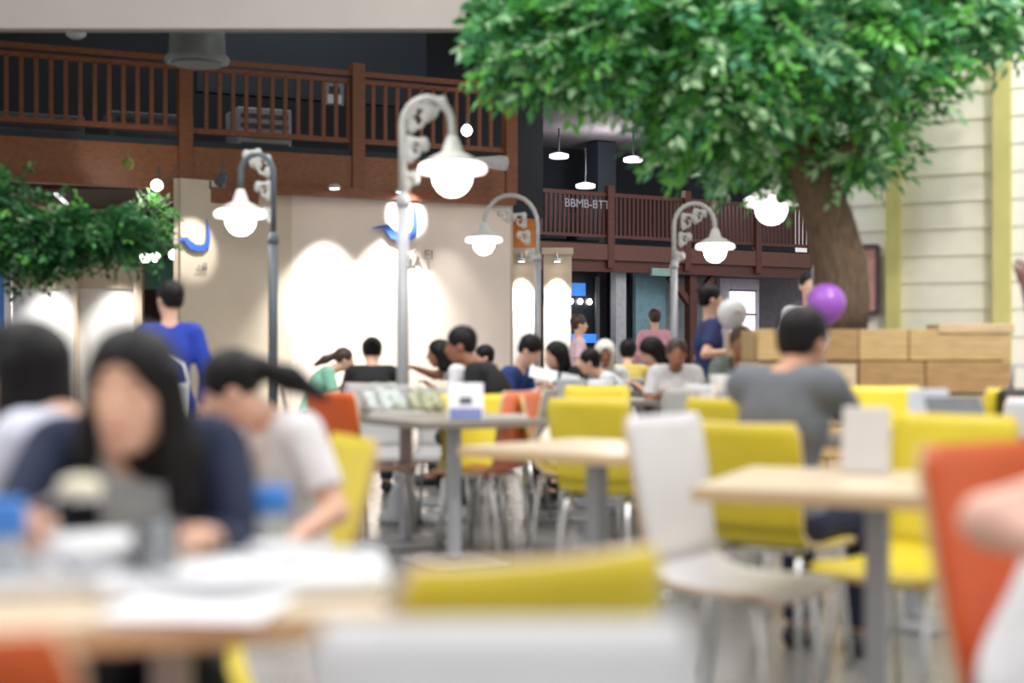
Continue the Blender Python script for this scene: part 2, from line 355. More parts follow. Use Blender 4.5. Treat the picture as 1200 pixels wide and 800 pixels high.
# ------------------------------------------------------------------ far building behind the lamps
BA = Vector((-1.2, 29.1, 0)); BB = Vector((9.2, 35.4, 0)); bd = (BB-BA).normalized(); bl = (BB-BA).length; bang = math.atan2(bd.y, bd.x); bn = Vector((bd.y, -bd.x, 0))
def B(t, off, z): return BA+bd*t+bn*off+Vector((0, 0, z))
def tpx(px):     # parameter along the far facade that lies behind image column px
    k = (px-600)/F; return (k*BA.y-BA.x)/(bd.x-k*bd.y)
BZ = 3.45
fb = thing('far_gallery_floor', 'far upper gallery floor with dusky red fascia boards', 'gallery', kind='structure')
bm = NB(); bx(bm, B(bl/2, -3, BZ-.1), (bl, 6, .18), bang); obj('slab', bm, DARK, fb)
bm = NB(); bx(bm, B(bl/2, .03, BZ-.22), (bl, .14, .34), bang); obj('fascia_board', bm, FASCD, fb)
bm = NB(); bx(bm, B(bl/2, -.05, BZ-.52), (bl, .14, .24), bang); obj('lower_beam', bm, RAILD, fb)
fr = thing('far_gallery_railing', 'dark red brown railing of the far gallery beyond the lamps', 'railing', kind='structure')
for z, h in ((1.04, .09), (.13, .07)):
    bm = NB(); bx(bm, B(bl/2, 0, BZ+z), (bl, .08, h), bang); obj('rail', bm, RAILD, fr)
bm = NB(); bx(bm, (0, 0, 0), (.05, .05, .86)); fbal = mesh_of('far_baluster', bm, RAILD)
for k in range(int(bl/.115)): link('baluster', fbal, fr, B(.05+k*.115, 0, BZ+.57), bang)
bm = NB(); bx(bm, (0, 0, .2), (.17, .15, 1.8)); fpm = mesh_of('far_post', bm, RAILD)
for px in (617, 713, 803, 886, 950): link('post', fpm, fr, B(tpx(px), .04, BZ+.14), bang)
me = text_mesh('BBMB-BTT', .26, .01); me.materials.append(mat('pale sign lettering', (188, 190, 200), .6, var=0))
th = thing('rail_sign', 'pale lettering fixed to the far gallery railing', 'sign', B(tpx(686), .07, BZ+.72), bang)
o = link('lettering', me, th); o.rotation_euler = (PI/2, 0, 0)
bm = NB(); bx(bm, (0, .02, .09), (1.5, .02, .03)); obj('backing_bar', bm, RAILD, th)
# upper level of the far building
bm = NB(); bx(bm, B(bl/2, -6.5, 5.6), (bl+6, .2, 4.4), bang); tag(obj('wall_far_upper', bm, mat('dark slate far wall', (46, 50, 60), .8)), 'dark slate rear wall above the far gallery', 'wall', kind='structure')
bm = NB(); bx(bm, B(bl/2, -2, 6.35), (bl+8, 9, .12), bang, rx=.05); tag(obj('ceiling_far', bm, mat('mauve grey far ceiling', (150, 142, 148), .8)), 'mauve grey ceiling of the far gallery', 'ceiling', kind='structure')
for t in (2.2, 4.4, 6.6, 9.4):
    bm = NB(); bx(bm, B(t, -4.2, 4.9), (.55, .5, 2.9), bang); tag(obj('wall_far_pillar', bm, SLATE), 'dark square pillar %s on the far gallery' % {2.2: 'nearest the corner post', 4.4: 'second from the left', 6.6: 'third from the left', 9.4: 'at the right end'}[t], 'pillar', kind='structure')
for px, py, lab in ((655, 183, 'leftmost small ceiling panel light of the far gallery'), (742, 187, 'middle small ceiling panel light of the far gallery'), (825, 202, 'right small ceiling panel light beneath the tree leaves'), (686, 218, 'lowest small white light above the far railing'), (545, 193, 'hidden')):
    if lab == 'hidden': continue
    th = thing('far_ceiling_light', lab, 'lamp', P(px, py, 33.5))
    bm = NB(); lathe(bm, [(.2, -.05), (.23, -.03), (.23, .04), (.1, .08)], 16); obj('diffuser', bm, mat('soft lit far light', (240, 236, 240), .4, var=0, emit=1.6), th)
    bm = NB(); lathe(bm, [(.02, .08), (.02, .9)], 6); obj('stem', bm, DGREY, th)
for k, (px, wd) in enumerate(((672, .62), (712, .7))):
    th = thing('far_sofa', ('left', 'right')[k]+' blue grey sofa back above the far railing', 'sofa', B(tpx(px)+.5, -1.4, BZ), bang, 'sofas on the far gallery')
    bm = NB(); bx(bm, (0, 0, .75), (wd, .2, .9)); bevel(obj('backrest', bm, mat('blue grey upholstery', (110, 124, 136), .8), th), .08, 3)
    bm = NB(); bx(bm, (0, .45, .35), (wd, .8, .4)); bevel(obj('seat', bm, mat('blue grey upholstery', (110, 124, 136), .8), th), .06, 3)
    for sx in (-1, 1):
        bm = NB(); bx(bm, (sx*wd*.46, .4, .5), (.12, .8, .55)); bevel(obj('armrest', bm, mat('blue grey upholstery', (110, 124, 136), .8), th), .04, 3)
# ground floor of the far building
bm = NB(); bx(bm, B(bl/2, -2.5, 1.5), (bl+4, .2, 3.0), bang); tag(obj('wall_far_lower', bm, mat('grey lilac far wall', (134, 128, 138), .8)), 'grey lilac shop wall under the far gallery', 'wall', kind='structure')
def far_panel(px0, px1, z0, z1, off, m, name, lab, cat, thk=.12, kind=None):
    t0, t1 = tpx(px0), tpx(px1)
    th = thing(name, lab, cat, B((t0+t1)/2, off, z0), bang, kind=kind)
    bm = NB(); bx(bm, (0, 0, (z1-z0)/2), (t1-t0, thk, z1-z0)); obj('panel', bm, m, th)
    return th, t1-t0, z1-z0
th, w_, h_ = far_panel(672, 727, 0, 2.85, -.9, mat('near black shop front', (24, 30, 40), .35), 'shop_front', 'dark shop front with glowing blue and red screens', 'shop')
def far_part(th, name, cx, z, sx, sz, m, y=-.08): 
    bm = NB(); bx(bm, (cx, y, z), (sx, .05, sz)); return obj(name, bm, m, th)
far_part(th, 'screen', .02*w_, 2.45, .34*w_, .28, mat('lit blue screen', (60, 130, 220), .4, var=.3, scale=5, emit=.9))
far_part(th, 'screen', -.1*w_, 1.72, .5*w_, .2, mat('lit red sign', (214, 40, 70), .4, var=.3, scale=5, emit=.7))
far_part(th, 'counter_light', .1*w_, 1.36, .72*w_, .2, mat('lit blue counter', (58, 128, 224), .4, var=.25, scale=4, emit=.9))
far_part(th, 'poster', -.38*w_, 1.9, .18*w_, .9, mat('dark maroon poster', (84, 34, 52), .5))
for k in range(3): 
    bm = NB(); lathe(bm, [(.03, -.06), (.06, 0), (.03, .06)], 10, c=(-.12*w_+.2*w_*k, -.1, 2.18)); obj('bulb', bm, SPOTE, th)
far_part(th, 'door_frame', .46*w_, 1.4, .08*w_, 2.7, GREYBOX)
far_panel(728, 740, 0, 2.95, -.3, mat('pale grey column paint', (186, 190, 196), .6), 'far_column', 'slim pale grey column right of the dark shop front', 'column', .2, 'structure')
far_panel(740, 764, 0, 2.85, -.9, mat('deep navy panel', (26, 36, 50), .6), 'far_shutter', 'deep navy closed shop bay between pale columns', 'shutter')
far_panel(762, 797, 0, 2.85, -.6, mat('dusty teal panel', (124, 164, 178), .6), 'far_hoarding', 'dusty teal hoarding panel on the far shop row', 'panel')
far_panel(797, 868, 0, 2.8, -1.2, mat('grey green panel', (150, 158, 160), .6), 'far_hoarding', 'pale grey green hoarding behind the wooden post', 'panel')
th, w_, h_ = far_panel(868, 914, 0, 2.8, -.8, mat('lilac frame paint', (196, 190, 206), .6), 'lit_window', 'brightly lit window with posters on the far shop row', 'window')
far_part(th, 'lit_pane', .05*w_, 1.9, .62*w_, 1.2, mat('lit window pane', (246, 240, 255), .4, var=0, emit=1.5))
far_part(th, 'poster', .26*w_, 1.35, .2*w_, .34, mat('violet poster', (120, 110, 196), .5), -.12)
for z in (1.28, 1.95, 2.52): far_part(th, 'glazing_bar', .05*w_, z, .66*w_, .05, mat('lilac grey bar', (150, 140, 160), .6), -.12)
th = thing('timber_post', 'dark red timber post with angled braces under the far gallery', 'post', B(tpx(816), -.2, 0), bang)
bm = NB(); bx(bm, (0, 0, 1.4), (.2, .2, 2.8)); obj('shaft', bm, RAILD, th)
for s in (-1, 1):
    bm = NB(); bx(bm, (s*.32, 0, 2.45), (.14, .14, .85), ry=s*.75); obj('brace', bm, RAILD, th)
th = thing('exit_sign', 'small pale green exit light box under the far fascia', 'sign', B(tpx(772), .05, 2.72), bang)
bm = NB(); bx(bm, (0, 0, .12), (.5, .08, .17)); obj('box', bm, mat('pale green light box', (150, 190, 180), .5, var=.1), th)
bm = NB(); bx(bm, (0, 0, .21), (.06, .05, .02)); obj('hanger', bm, DGREY, th)
# beige columns with scalloped light
for k, px in enumerate((611, 653)):
    d = 26.5; x = (px-600)*d/F
    th = thing('lit_column', ('left', 'right')[k]+' beige column with bright scalloped light behind the lamp pole', 'column', (x, d, 0), kind='structure')
    bm = NB(); bx(bm, (0, 0, 1.45), (.52, .4, 2.9)); obj('shaft', bm, WALL2, th)
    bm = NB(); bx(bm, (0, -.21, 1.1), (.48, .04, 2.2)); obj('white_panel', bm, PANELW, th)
    bm = NB(); bx(bm, (0, 0, 2.93), (.58, .46, .12)); obj('capital', bm, WALL2, th)
    washer(px, d-.42, 2.72, 420, 75, ('left', 'right')[k]+' downlight above the beige column', arm=(0, .26, .2))
bm = NB(); x = (611-600)*26.5/F; bx(bm, (x, 26.5, 3.3), (.5, .2, .62)); tag(obj('orange_panel', bm, mat('orange sign panel', (222, 132, 62), .5)), 'orange panel above the left beige column', 'panel')

# ------------------------------------------------------------------ right wall and planter
RA = P(983, 0, 10.85); RB = P(1320, 0, 10.0); rd = Vector((RB.x-RA.x, RB.y-RA.y, 0)); rl = rd.length; rd.normalize(); rang = math.atan2(rd.y, rd.x); rn = Vector((rd.y, -rd.x, 0))
def R(t, off, z): return Vector((RA.x, RA.y, 0))+rd*t+rn*off+Vector((0, 0, z))
def rpx(px):
    k = (px-600)/F; return (k*RA.y-RA.x)/(rd.x-k*rd.y)
SID = mat('cream painted siding', (240, 236, 220), .7, var=.05, scale=6); SIDW = mat('bright white siding', (246, 244, 240), .7, var=.04, scale=6)
TRIMY = mat('pale olive yellow trim paint', (214, 206, 132), .6, var=.06, scale=5)
bm = NB(); bx(bm, R(rl/2, -.1, 2.6), (rl, .12, 5.2), rang); wr = tag(obj('wall_right', bm, mat('cream backing wall', (200, 194, 176), .8)), 'cream clapboard wall behind the planter tree', 'wall', kind='structure')
bm = NB(); bx(bm, R(0, -2.1, 2.6), (.12, 4, 5.2), rang); tag(obj('wall_right_flank', bm, SIDW), 'white end face of the clapboard wall', 'wall', kind='structure')
secs = ((983, 1042, SIDW, .01), (1054, 1166, SID, .0), (1184, 1320, SIDW, .03))
for a, b, m, off in secs:
    t0, t1 = rpx(a), rpx(b); bm = NB(); prism(bm, [(-.0, 0), (.021, 0), (.009, .2), (.0, .2)], -(t1-t0)/2, (t1-t0)/2, Matrix(((0, 0, 1, 0), (-1, 0, 0, 0), (0, 1, 0, 0), (0, 0, 0, 1))))
    pm = mesh_of('siding_plank', bm, m)
    for k in range(26): link('siding_plank', pm, wr, R((t0+t1)/2, -.04+off, k*.2), rang)
for a, b in ((1040, 1056), (1164, 1186)):
    t0, t1 = rpx(a), rpx(b); bm = NB(); bx(bm, R((t0+t1)/2, .03, 2.6), (t1-t0, .14, 5.2), rang); bevel(obj('trim_post', bm, TRIMY, wr), .01)
th = thing('framed_poster', 'pink poster in a dark frame on the white siding beside the trunk', 'poster', R(rpx(1014), .03, CH-(328-HZ)*10.8/F), rang)
for sx, sz, cx, cz in ((.2, .03, 0, .25), (.2, .03, 0, -.25), (.03, .5, -.1, 0), (.03, .5, .1, 0)):
    bm = NB(); bx(bm, (cx, 0, cz), (sx, .04, sz)); obj('frame', bm, mat('dark plum frame', (92, 72, 84), .5), th)
bm = NB(); bx(bm, (0, .01, 0), (.18, .02, .48)); obj('print', bm, mat('pink print', (226, 168, 160), .6, var=.25, scale=9), th)
# planter
PX0, PX1, PD = 886, 1183, 9.0
px0, px1 = (PX0-600)*PD/F, (PX1-600)*PD/F; ph = 1.235
pl = thing('planter', 'big wooden planter box of mixed timber blocks holding the tree', 'planter', ((px0+px1)/2, PD, 0), 0)
hw = (px1-px0)/2
bm = NB(); bx(bm, (0, .62, ph/2-.03), (2*hw-.06, 1.16, ph-.08)); obj('core', bm, mat('dark planter core', (96, 74, 50), .8), pl)
WBL = [wood('timber block honey', (204, 172, 120), .18, .6, (2, 10, 14)), wood('timber block tan', (216, 188, 150), .12, .6, (2, 10, 14)), wood('timber block brown', (178, 142, 96), .22, .6, (2, 10, 14)), wood('timber block pale', (226, 204, 170), .1, .6, (2, 10, 14))]
rows = 6; rh = ph/rows
for k in range(rows):
    x = -hw; j = 0
    while x < hw-.01:
        L = random.choice((.22, .32, .42, .56)); L = min(L, hw-x)
        if hw-x-L < .15: L = hw-x
        dp = random.choice((0, .012, .028)); bm = NB(); bx(bm, (0, 0, 0), (L-.008, .07, rh-.008))
        bevel(obj('timber_block', bm, WBL[random.choice((0, 0, 1, 2, 3, 1))], pl, (x+L/2, .02-dp, rh*(k+.5))), .006, 1)
        x += L
for s in (-1, 1):
    for k in range(rows):
        bm = NB(); bx(bm, (0, 0, 0), (.06, 1.14, rh-.008)); obj('side_board', bm, WBL[(k+s) % 4], pl, (s*(hw-.02), .62, rh*(k+.5)))
bm = NB(); bx(bm, (hw-.22, .1, ph+.0), (.48, .28, .06)); bevel(obj('cap_board', bm, WBL[1], pl), .008)
bm = NB(); bx(bm, (0, .62, ph-.045), (2*hw-.12, 1.05, .02)); so = obj('soil', bm, mat('brown planter soil', (78, 60, 44), .95, var=.3, scale=30, bump=.6), pl)

# ------------------------------------------------------------------ trees
LEAFM = [mat('leaf deep green', (56, 120, 66), .4, var=.2, scale=5), mat('leaf mid green', (92, 166, 94), .36, var=.2, scale=5),
         mat('leaf fresh green', (124, 204, 92), .38, var=.2, scale=5), mat('leaf pale green', (196, 236, 186), .3, var=.15, scale=5), mat('leaf bluish green', (96, 168, 128), .32, var=.15, scale=5), mat('leaf shadow green', (30, 78, 40), .42, var=.2, scale=5)]  # last green puts shade into the leaf colour of the left tree
for m_ in LEAFM:
    nt = m_.node_tree; b_ = nt.nodes['Principled BSDF']; out = nt.nodes['Material Output']
    tr_ = nt.nodes.new('ShaderNodeBsdfTranslucent'); mx_ = nt.nodes.new('ShaderNodeMixShader'); mx_.inputs[0].default_value = .38
    src_ = b_.inputs['Base Color'].links[0].from_socket
    nt.links.new(src_, tr_.inputs[0]); nt.links.new(b_.outputs[0], mx_.inputs[1]); nt.links.new(tr_.outputs[0], mx_.inputs[2]); nt.links.new(mx_.outputs[0], out.inputs[0])
BARK = mat('grey brown bark', (112, 92, 74), .85, var=.35, scale=10, bump=.6, stretch=(4, 4, 1))
def foliage_mesh(name, sprays, leaf, nleaf, mix):
    V = []; Fc = []; MI = []
    for (p, d, L) in sprays:
        d = d/np.linalg.norm(d); a = np.array([0, 0, 1.0]) if abs(d[2]) < .9 else np.array([1.0, 0, 0])
        s = np.cross(d, a); s /= np.linalg.norm(s); n = np.cross(s, d)
        roll = rng.uniform(-.9, .9); s, n = s*math.cos(roll)+n*math.sin(roll), n*math.cos(roll)-s*math.sin(roll)
        tone = rng.choice(6, p=mix)
        for k in range(nleaf):
            t = (k+1)/nleaf; side = 1 if k % 2 else -1
            b = p+d*L*t-np.array([0, 0, .22*L*t*t])
            if k == nleaf-1: ld = d+rng.normal(0, .15, 3)
            else: ld = d*.55+s*side*.85+rng.normal(0, .22, 3)
            ld /= np.linalg.norm(ld); ls = np.cross(ld, n+rng.normal(0, .35, 3)); ls /= (np.linalg.norm(ls)+1e-9); ln = np.cross(ls, ld)
            l = leaf*rng.uniform(.7, 1.25); wv = l*.23
            i = len(V)
            V += [b, b+ld*l*.45+ls*wv+ln*l*.06, b+ld*l*.95-ln*l*.08, b+ld*l*.45-ls*wv+ln*l*.06]
            Fc += [(i, i+1, i+2), (i, i+2, i+3)]
            m = tone if rng.random() < .7 else rng.choice(6, p=mix); MI += [m, m]
    me = bpy.data.meshes.new(name); me.from_pydata([tuple(v) for v in V], [], Fc)
    for m in LEAFM: me.materials.append(m)
    me.polygons.foreach_set('material_index', MI); me.update()
    return me
def bez(a, b, c, n=7): return [(Vector(a)*(1-t)**2+Vector(b)*2*t*(1-t)+Vector(c)*t*t) for t in [i/(n-1) for i in range(n)]]
def make_tree(name, label, base, trunk_pts, trunk_r, blobs, nspray, leaf, nleaf, mix, fork=3, spray=.26, cat='tree'):
    th = thing(name, label, cat, base); b0 = Vector(base)
    bm = NB(); tube(bm, [Vector(p)-b0 for p in trunk_pts], trunk_r, 14); obj('trunk', bm, BARK, th)
    forks = [Vector(p)-b0 for p in trunk_pts[fork:]]
    sprays = []; tot = sum(b[2] for b in blobs)
    for (c, rad, wgt) in blobs:
        c = Vector(c)-b0; f = min(forks, key=lambda q: (q-c).length)
        mid = (f+c)/2+Vector((0, 0, .12)); pts = bez(f, mid, c)
        bm = NB(); tube(bm, pts, [max(.012, .05*(1-.11*i)) for i in range(7)], 7)
        for j in range(5):
            e = c+Vector((random.uniform(-1, 1)*rad[0], random.uniform(-1, 1)*rad[1], random.uniform(-.8, .8)*rad[2]))*.85
            a = pts[random.choice((3, 4, 5))]; tube(bm, bez(a, (a+e)/2+Vector((0, 0, .08)), e, 5), [.02, .016, .012, .008, .004], 5)
        obj('branch', bm, BARK, th)
        n = int(nspray*wgt/tot)
        for _ in range(n):
            v = rng.normal(0, 1, 3); v /= np.linalg.norm(v); rr = rng.uniform(.25, 1)**.45
            p = np.array(c)+v*np.array(rad)*rr
            d = v*np.array([1, 1, .5])+rng.normal(0, .35, 3)+np.array([0, 0, -.25])
            sprays.append((p, d, spray*rng.uniform(.7, 1.3)))
    o = link('foliage', foliage_mesh('foliage', sprays, leaf, nleaf, mix), th); o['kind'] = 'stuff'
    return th
def W(px, py, d): return tuple(P(px, py, d))
tb = P(978, 385, 9.55)
trunk = [tb-Vector((0, 0, .06)), P(986, 350, 9.55), P(984, 310, 9.52), P(970, 255, 9.5), P(950, 205, 9.45), P(935, 160, 9.42), P(925, 120, 9.4), P(905, 60, 9.4), P(880, -20, 9.4)]
blobs = [(W(618, 36, 9.0), (.24, .4, .24), .7), (W(655, 48, 8.9), (.32, .45, .24), 1.0), (W(722, 52, 8.9), (.36, .45, .25), 1.1), (W(745, 20, 8.8), (.55, .55, .4), 1.5), (W(800, 84, 9.1), (.34, .45, .22), .9),
         (W(850, 40, 8.7), (.6, .55, .5), 1.6), (W(842, 135, 9.3), (.4, .4, .28), 1.0), (W(890, 170, 9.75), (.34, .35, .18), .7), (W(960, 30, 8.8), (.6, .55, .45), 1.5),
         (W(990, 130, 9.8), (.34, .35, .3), .9), (W(1060, 10, 9.0), (.5, .5, .34), 1.2), (W(1130, -5, 9.2), (.38, .45, .24), .7), (W(1040, 75, 8.9), (.34, .4, .2), .6),
         (W(1005, 172, 9.3), (.16, .3, .12), .25), (W(660, -40, 9.2), (.5, .5, .4), 1.0), (W(800, -90, 9.2), (.8, .6, .45), 1.5), (W(960, -90, 9.3), (.9, .7, .5), 1.6), (W(1100, -80, 9.4), (.6, .6, .4), .8), (W(1175, 15, 9.2), (.16, .25, .12), .2)]
make_tree('planter_tree', 'leafy green tree with a leaning trunk growing from the wooden planter', tuple(tb), trunk, [.21, .19, .18, .165, .14, .115, .09, .07, .04], blobs, 3300, .105, 10, [.2, .27, .2, .19, .14, 0], spray=.22)
lb = Vector((-5.3, 11.4, 0))
blobs2 = [(W(-80, 265, 11.2), (.5, .5, .3), 1.0), (W(0, 262, 11.0), (.4, .45, .22), 1.2), (W(60, 272, 11.0), (.36, .4, .17), 1.0), (W(115, 268, 11.0), (.28, .35, .14), .7), (W(15, 295, 11.0), (.34, .4, .1), .5), (W(155, 270, 11.1), (.16, .22, .1), .22), (W(5, 222, 11.1), (.16, .25, .08), .2)]
make_tree('left_tree', 'dark green tree branch reaching in from the left edge above the alcoves', tuple(lb), [lb, lb+Vector((.03, 0, .8)), lb+Vector((.1, -.1, 1.5)), lb+Vector((.25, -.2, 2.0)), lb+Vector((.6, -.3, 2.4))], [.15, .13, .11, .09, .05], blobs2, 1500, .07, 11, [.28, .1, .04, .03, .03, .52], 2, .2)
th = thing('foliage_cluster', 'bright lit pale green leaf cluster below the spotlight', 'plant', P(180, 250, 16.3))
sp = []
for _ in range(60):
    v = rng.normal(0, 1, 3); v /= np.linalg.norm(v); sp.append((v*np.array([.12, .12, .13]), v+rng.normal(0, .3, 3), .16))
o = link('leaves', foliage_mesh('leaf cluster', sp, .08, 8, [0, .1, .4, .5, 0, 0]), th); o['kind'] = 'stuff'
bm = NB(); tube(bm, [(0, 0, 0), (0, .3, .3), (0, 1.3, .7)], .012, 6); obj('stem', bm, BARK, th)

# ------------------------------------------------------------------ street lamps
def make_lamp(px, d, gpx, gpy, lab, dark):
    x = (px-600)*d/F; gx = (gpx-600)*d/F-x; gz = CH-(gpy-HZ)*d/F
    th = thing('street_lamp', lab, 'street lamp', (x, d, 0), 0, 'street lamps in the food court')
    pm_ = DGREY if dark else GREYMET
    s = 1 if gx > 0 else -1; top = gz+(.46 if dark else .40); A = abs(gx)
    bm = NB(); lathe(bm, [(.15, 0), (.16, .03), (.11, .08), (.075, .2), (.06, .26)], 18); obj('base', bm, pm_, th)
    bm = NB(); tube(bm, [(0, 0, .2), (0, 0, gz-.2)], .04, 12); lathe(bm, [(.041, gz-.22), (.052, gz-.2), (.04, gz-.15), (.027, gz-.12)], 12); obj('lower_pole', bm, pm_, th)
    arc = [(0, 0, gz-.16), (0, 0, top-.3*A)]
    for i in range(1, 12):
        a = PI*i/12; arc.append((s*(A/2-A/2*math.cos(a)), 0, top-.3*A+math.sin(a)*A*.55))
    arc += [(gx, 0, top-.3*A-.05), (gx, 0, gz+.2)]
    bm = NB(); tube(bm, arc, .026, 10); obj('arch_arm', bm, LAMPW if not dark else pm_, th)
    # leaf scrolls filling the arch beside the pole
    for q, (cx, cz, rr) in enumerate(((.16, .1, .1), (.3, .16, .085), (.12, -.1, .08), (.06, -.3, .05))):
        bm = NB(); pts = []
        for i in range(15):
            a = i*.55; r_ = rr*(1-.055*i); pts.append((s*(cx*A/.5+r_*math.cos(a)*.9), 0, top-.3*A+cz+r_*math.sin(a)-.06))
        tube(bm, pts, [.022*(1-.04*i) for i in range(15)], 7)
        for i in (1, 4, 7): 
            c = Vector(pts[i]); bmesh.ops.create_uvsphere(bm, u_segments=8, v_segments=6, radius=1, matrix=Matrix.Translation(c) @ Matrix.Diagonal((.036, .016, .05, 1)))
        for f in bm.faces: f.smooth = True
        obj('scroll', bm, LAMPW, th)
    bm = NB(); lathe(bm, [(.2, .062), (.13, .105), (.07, .135), (.05, .2), (.03, .24)], 28, c=(gx, 0, gz)); sh_o = obj('shade', bm, mat('white enamel shade', (214, 214, 208), .4, var=.03), th)
    bm = NB(); lathe(bm, [(.12, .0), (.21, .0), (.224, .02), (.215, .05), (.19, .064)], 28, c=(gx, 0, gz)); obj('opal_brim', bm, mat('lit opal glass brim', (255, 248, 244), .3, var=0, emit=1.6), sh_o)
    bm = NB(); lathe(bm, [(.01, -.15), (.05, -.142), (.09, -.114), (.12, -.065), (.13, 0), (.12, .03)], 24, c=(gx, 0, gz)); obj('globe', bm, GLOBE, th)
for a in ((472, 9.1, 530, 203, 'largest and nearest street lamp, grey pole in front of the blue bird sign', False), (320, 11.9, 282, 255, 'dark grey street lamp left of the white wall, arm curving left', True),
          (630, 16.8, 567, 284, 'white street lamp with arm curving left in front of the lit columns', False), (790, 16.0, 838, 292, 'white street lamp with arm curving right before the far gallery', False),
          (957, 11.4, 904, 241, 'street lamp half hidden behind the leaves and leaning trunk', False)):
    make_lamp(*a)

# ------------------------------------------------------------------ chairs and tables
CHM = {}
def chair_meshes(color, h, wd):
    key = (color, h, wd)
    if key in CHM: return CHM[key]
    prof = [(-.262, h), (-.255, h-.04), (-.235, h-.14), (-.212, .62), (-.195, .54), (-.172, .495), (-.14, .467), (-.09, .452), (0, .446), (.1, .45), (.17, .452), (.205, .445), (.222, .43)]
    wid = [.46, .5, .5, .47, .45, .45, .46, .48, .5, .5, .5, .48, .44]
    T = .015; cols = 7
    def build(i0, i1, nm):
        bm = NB(); top = []; bot = []
        for i in range(i0, i1+1):
            y, z = prof[i]; ya, za = prof[max(i-1, 0)]; yb, zb = prof[min(i+1, len(prof)-1)]
            ty, tz = yb-ya, zb-za; l = math.hypot(ty, tz); ny, nz = -tz/l, ty/l
            ra, rb = [], []
            for c in range(cols):
                u = -1+2*c/(cols-1); xx = u*wid[i]*wd; curve = .022*u*u*(1 if i < 5 else .3)
                ra.append(bm.verts.new((xx, y+ny*curve, z+nz*curve))); rb.append(bm.verts.new((xx, y+ny*curve-ny*T, z+nz*curve-nz*T)))
            top.append(ra); bot.append(rb)
        n = len(top)
        for i in range(n-1):
            for c in range(cols-1):
                f = bm.faces.new((top[i][c], top[i][c+1], top[i+1][c+1], top[i+1][c])); f.smooth = True
                f = bm.faces.new((bot[i][c], bot[i+1][c], bot[i+1][c+1], bot[i][c+1])); f.smooth = True
            for c in (0, cols-1):
                f = bm.faces.new((top[i][c], top[i+1][c], bot[i+1][c], bot[i][c])); f.material_index = 1
        for i in (0, n-1):
            for c in range(cols-1):
                f = bm.faces.new((top[i][c], bot[i][c], bot[i][c+1], top[i][c+1])); f.material_index = 1
        return mesh_of(nm, bm, [SHELL[color], PLY])
    legs = []
    for sx in (-1, 1):
        for sy in (-1, 1):
            bm = NB(); tube(bm, [(sx*.13, sy*.1, .43), (sx*.155, sy*.15, .405), (sx*.185, sy*.2-.01, 0)], .0115, 8); legs.append(mesh_of('leg', bm, CHROME))
    bm = NB(); tube(bm, [(-.13, .1, .428), (.13, .1, .428), (.13, -.1, .428), (-.13, -.1, .428), (-.13, .1, .428)], .0105, 6)
    CHM[key] = (build(0, 5, 'backrest'), build(5, 12, 'seat'), legs, mesh_of('seat_frame', bm, CHROME))
    return CHM[key]
def chair(x, y, face, color, label, h=.88, wd=.41):
    b, s, legs, fr_ = chair_meshes(color, h, wd)
    th = thing('dining_chair', label, 'chair', (x, y, 0), math.radians(face-90), 'bent plywood chairs of the food court')
    link('backrest', b, th); link('seat', s, th)
    for l in legs: link('leg', l, th)
    link('seat_frame', fr_, th)
    return th
def table(x, y, ang, label, size=(.72, .72), top=TOPW, ped=((0, 0),), z=.75):
    th = thing('cafe_table', label, 'table', (x, y, 0), math.radians(ang), 'square pedestal tables')
    bm = NB(); bx(bm, (0, 0, z-.003), (size[0]-.004, size[1]-.004, .006)); obj('table_top', bm, top, th)
    bm = NB(); bx(bm, (0, 0, z-.021), (size[0], size[1], .03)); bevel(obj('edge_band', bm, EDGE if top is TOPW else mat('grey edge band', (128, 120, 112), .5, var=.05), th), .004)
    for qx, qy in ped:
        bm = NB(); bx(bm, (qx, qy, z*.5), (.06, .06, z-.06)); bevel(obj('pedestal', bm, GREYMET, th), .006)
        bm = NB(); bx(bm, (qx, qy, z-.045), (.3, .3, .012)); obj('mounting_plate', bm, DGREY, th)
        bm = NB(); bx(bm, (qx, qy, .012), (.42, .42, .02)); bevel(obj('base_plate', bm, GREYMET, th), .006)
    return th
# tables: (x, y, angle)
t1a = math.radians(15)
T1c = Vector((-.158, 1.9, 0))+Vector((-math.cos(t1a)*.6-math.sin(t1a)*.35, -math.sin(t1a)*.6+math.cos(t1a)*.35, 0))
table(T1c.x, T1c.y, 15, 'long pale maple table covered with white trays before the woman in navy', (1.2, .70), TOPW, ((-.32, 0), (.32, 0)))
table(.925, 3.83, -22, 'pale maple table beside the white chair, holding a leaning menu stand', ped=((.06, -.02),))
table(.31, 5.2, 50, 'empty pale maple table turned cornerwise behind the white chair')
table(-.30, 7.35, -60, 'grey topped table with a white menu stand, in front of the yellow chair', top=TOPD)
table(-.60, 8.05, -60, 'grey topped table with bags and papers beside the orange chair', top=TOPD)
table(1.62, 5.75, 40, 'dark grey table where the man in grey reads', top=mat('shade darkened laminate', (104, 98, 92), .4))  # shade over this table is mixed into its dark top colour
table(.36, 9.35, 8, 'dark edged table with a grey napkin box, before the boy in navy', top=TOPD)
table(.66, 10.15, 0, 'far table in front of the person in the white hood', top=TOPD)
table(-.5, 10.3, 5, 'far table between the man in black and the woman in white', top=TOPD)
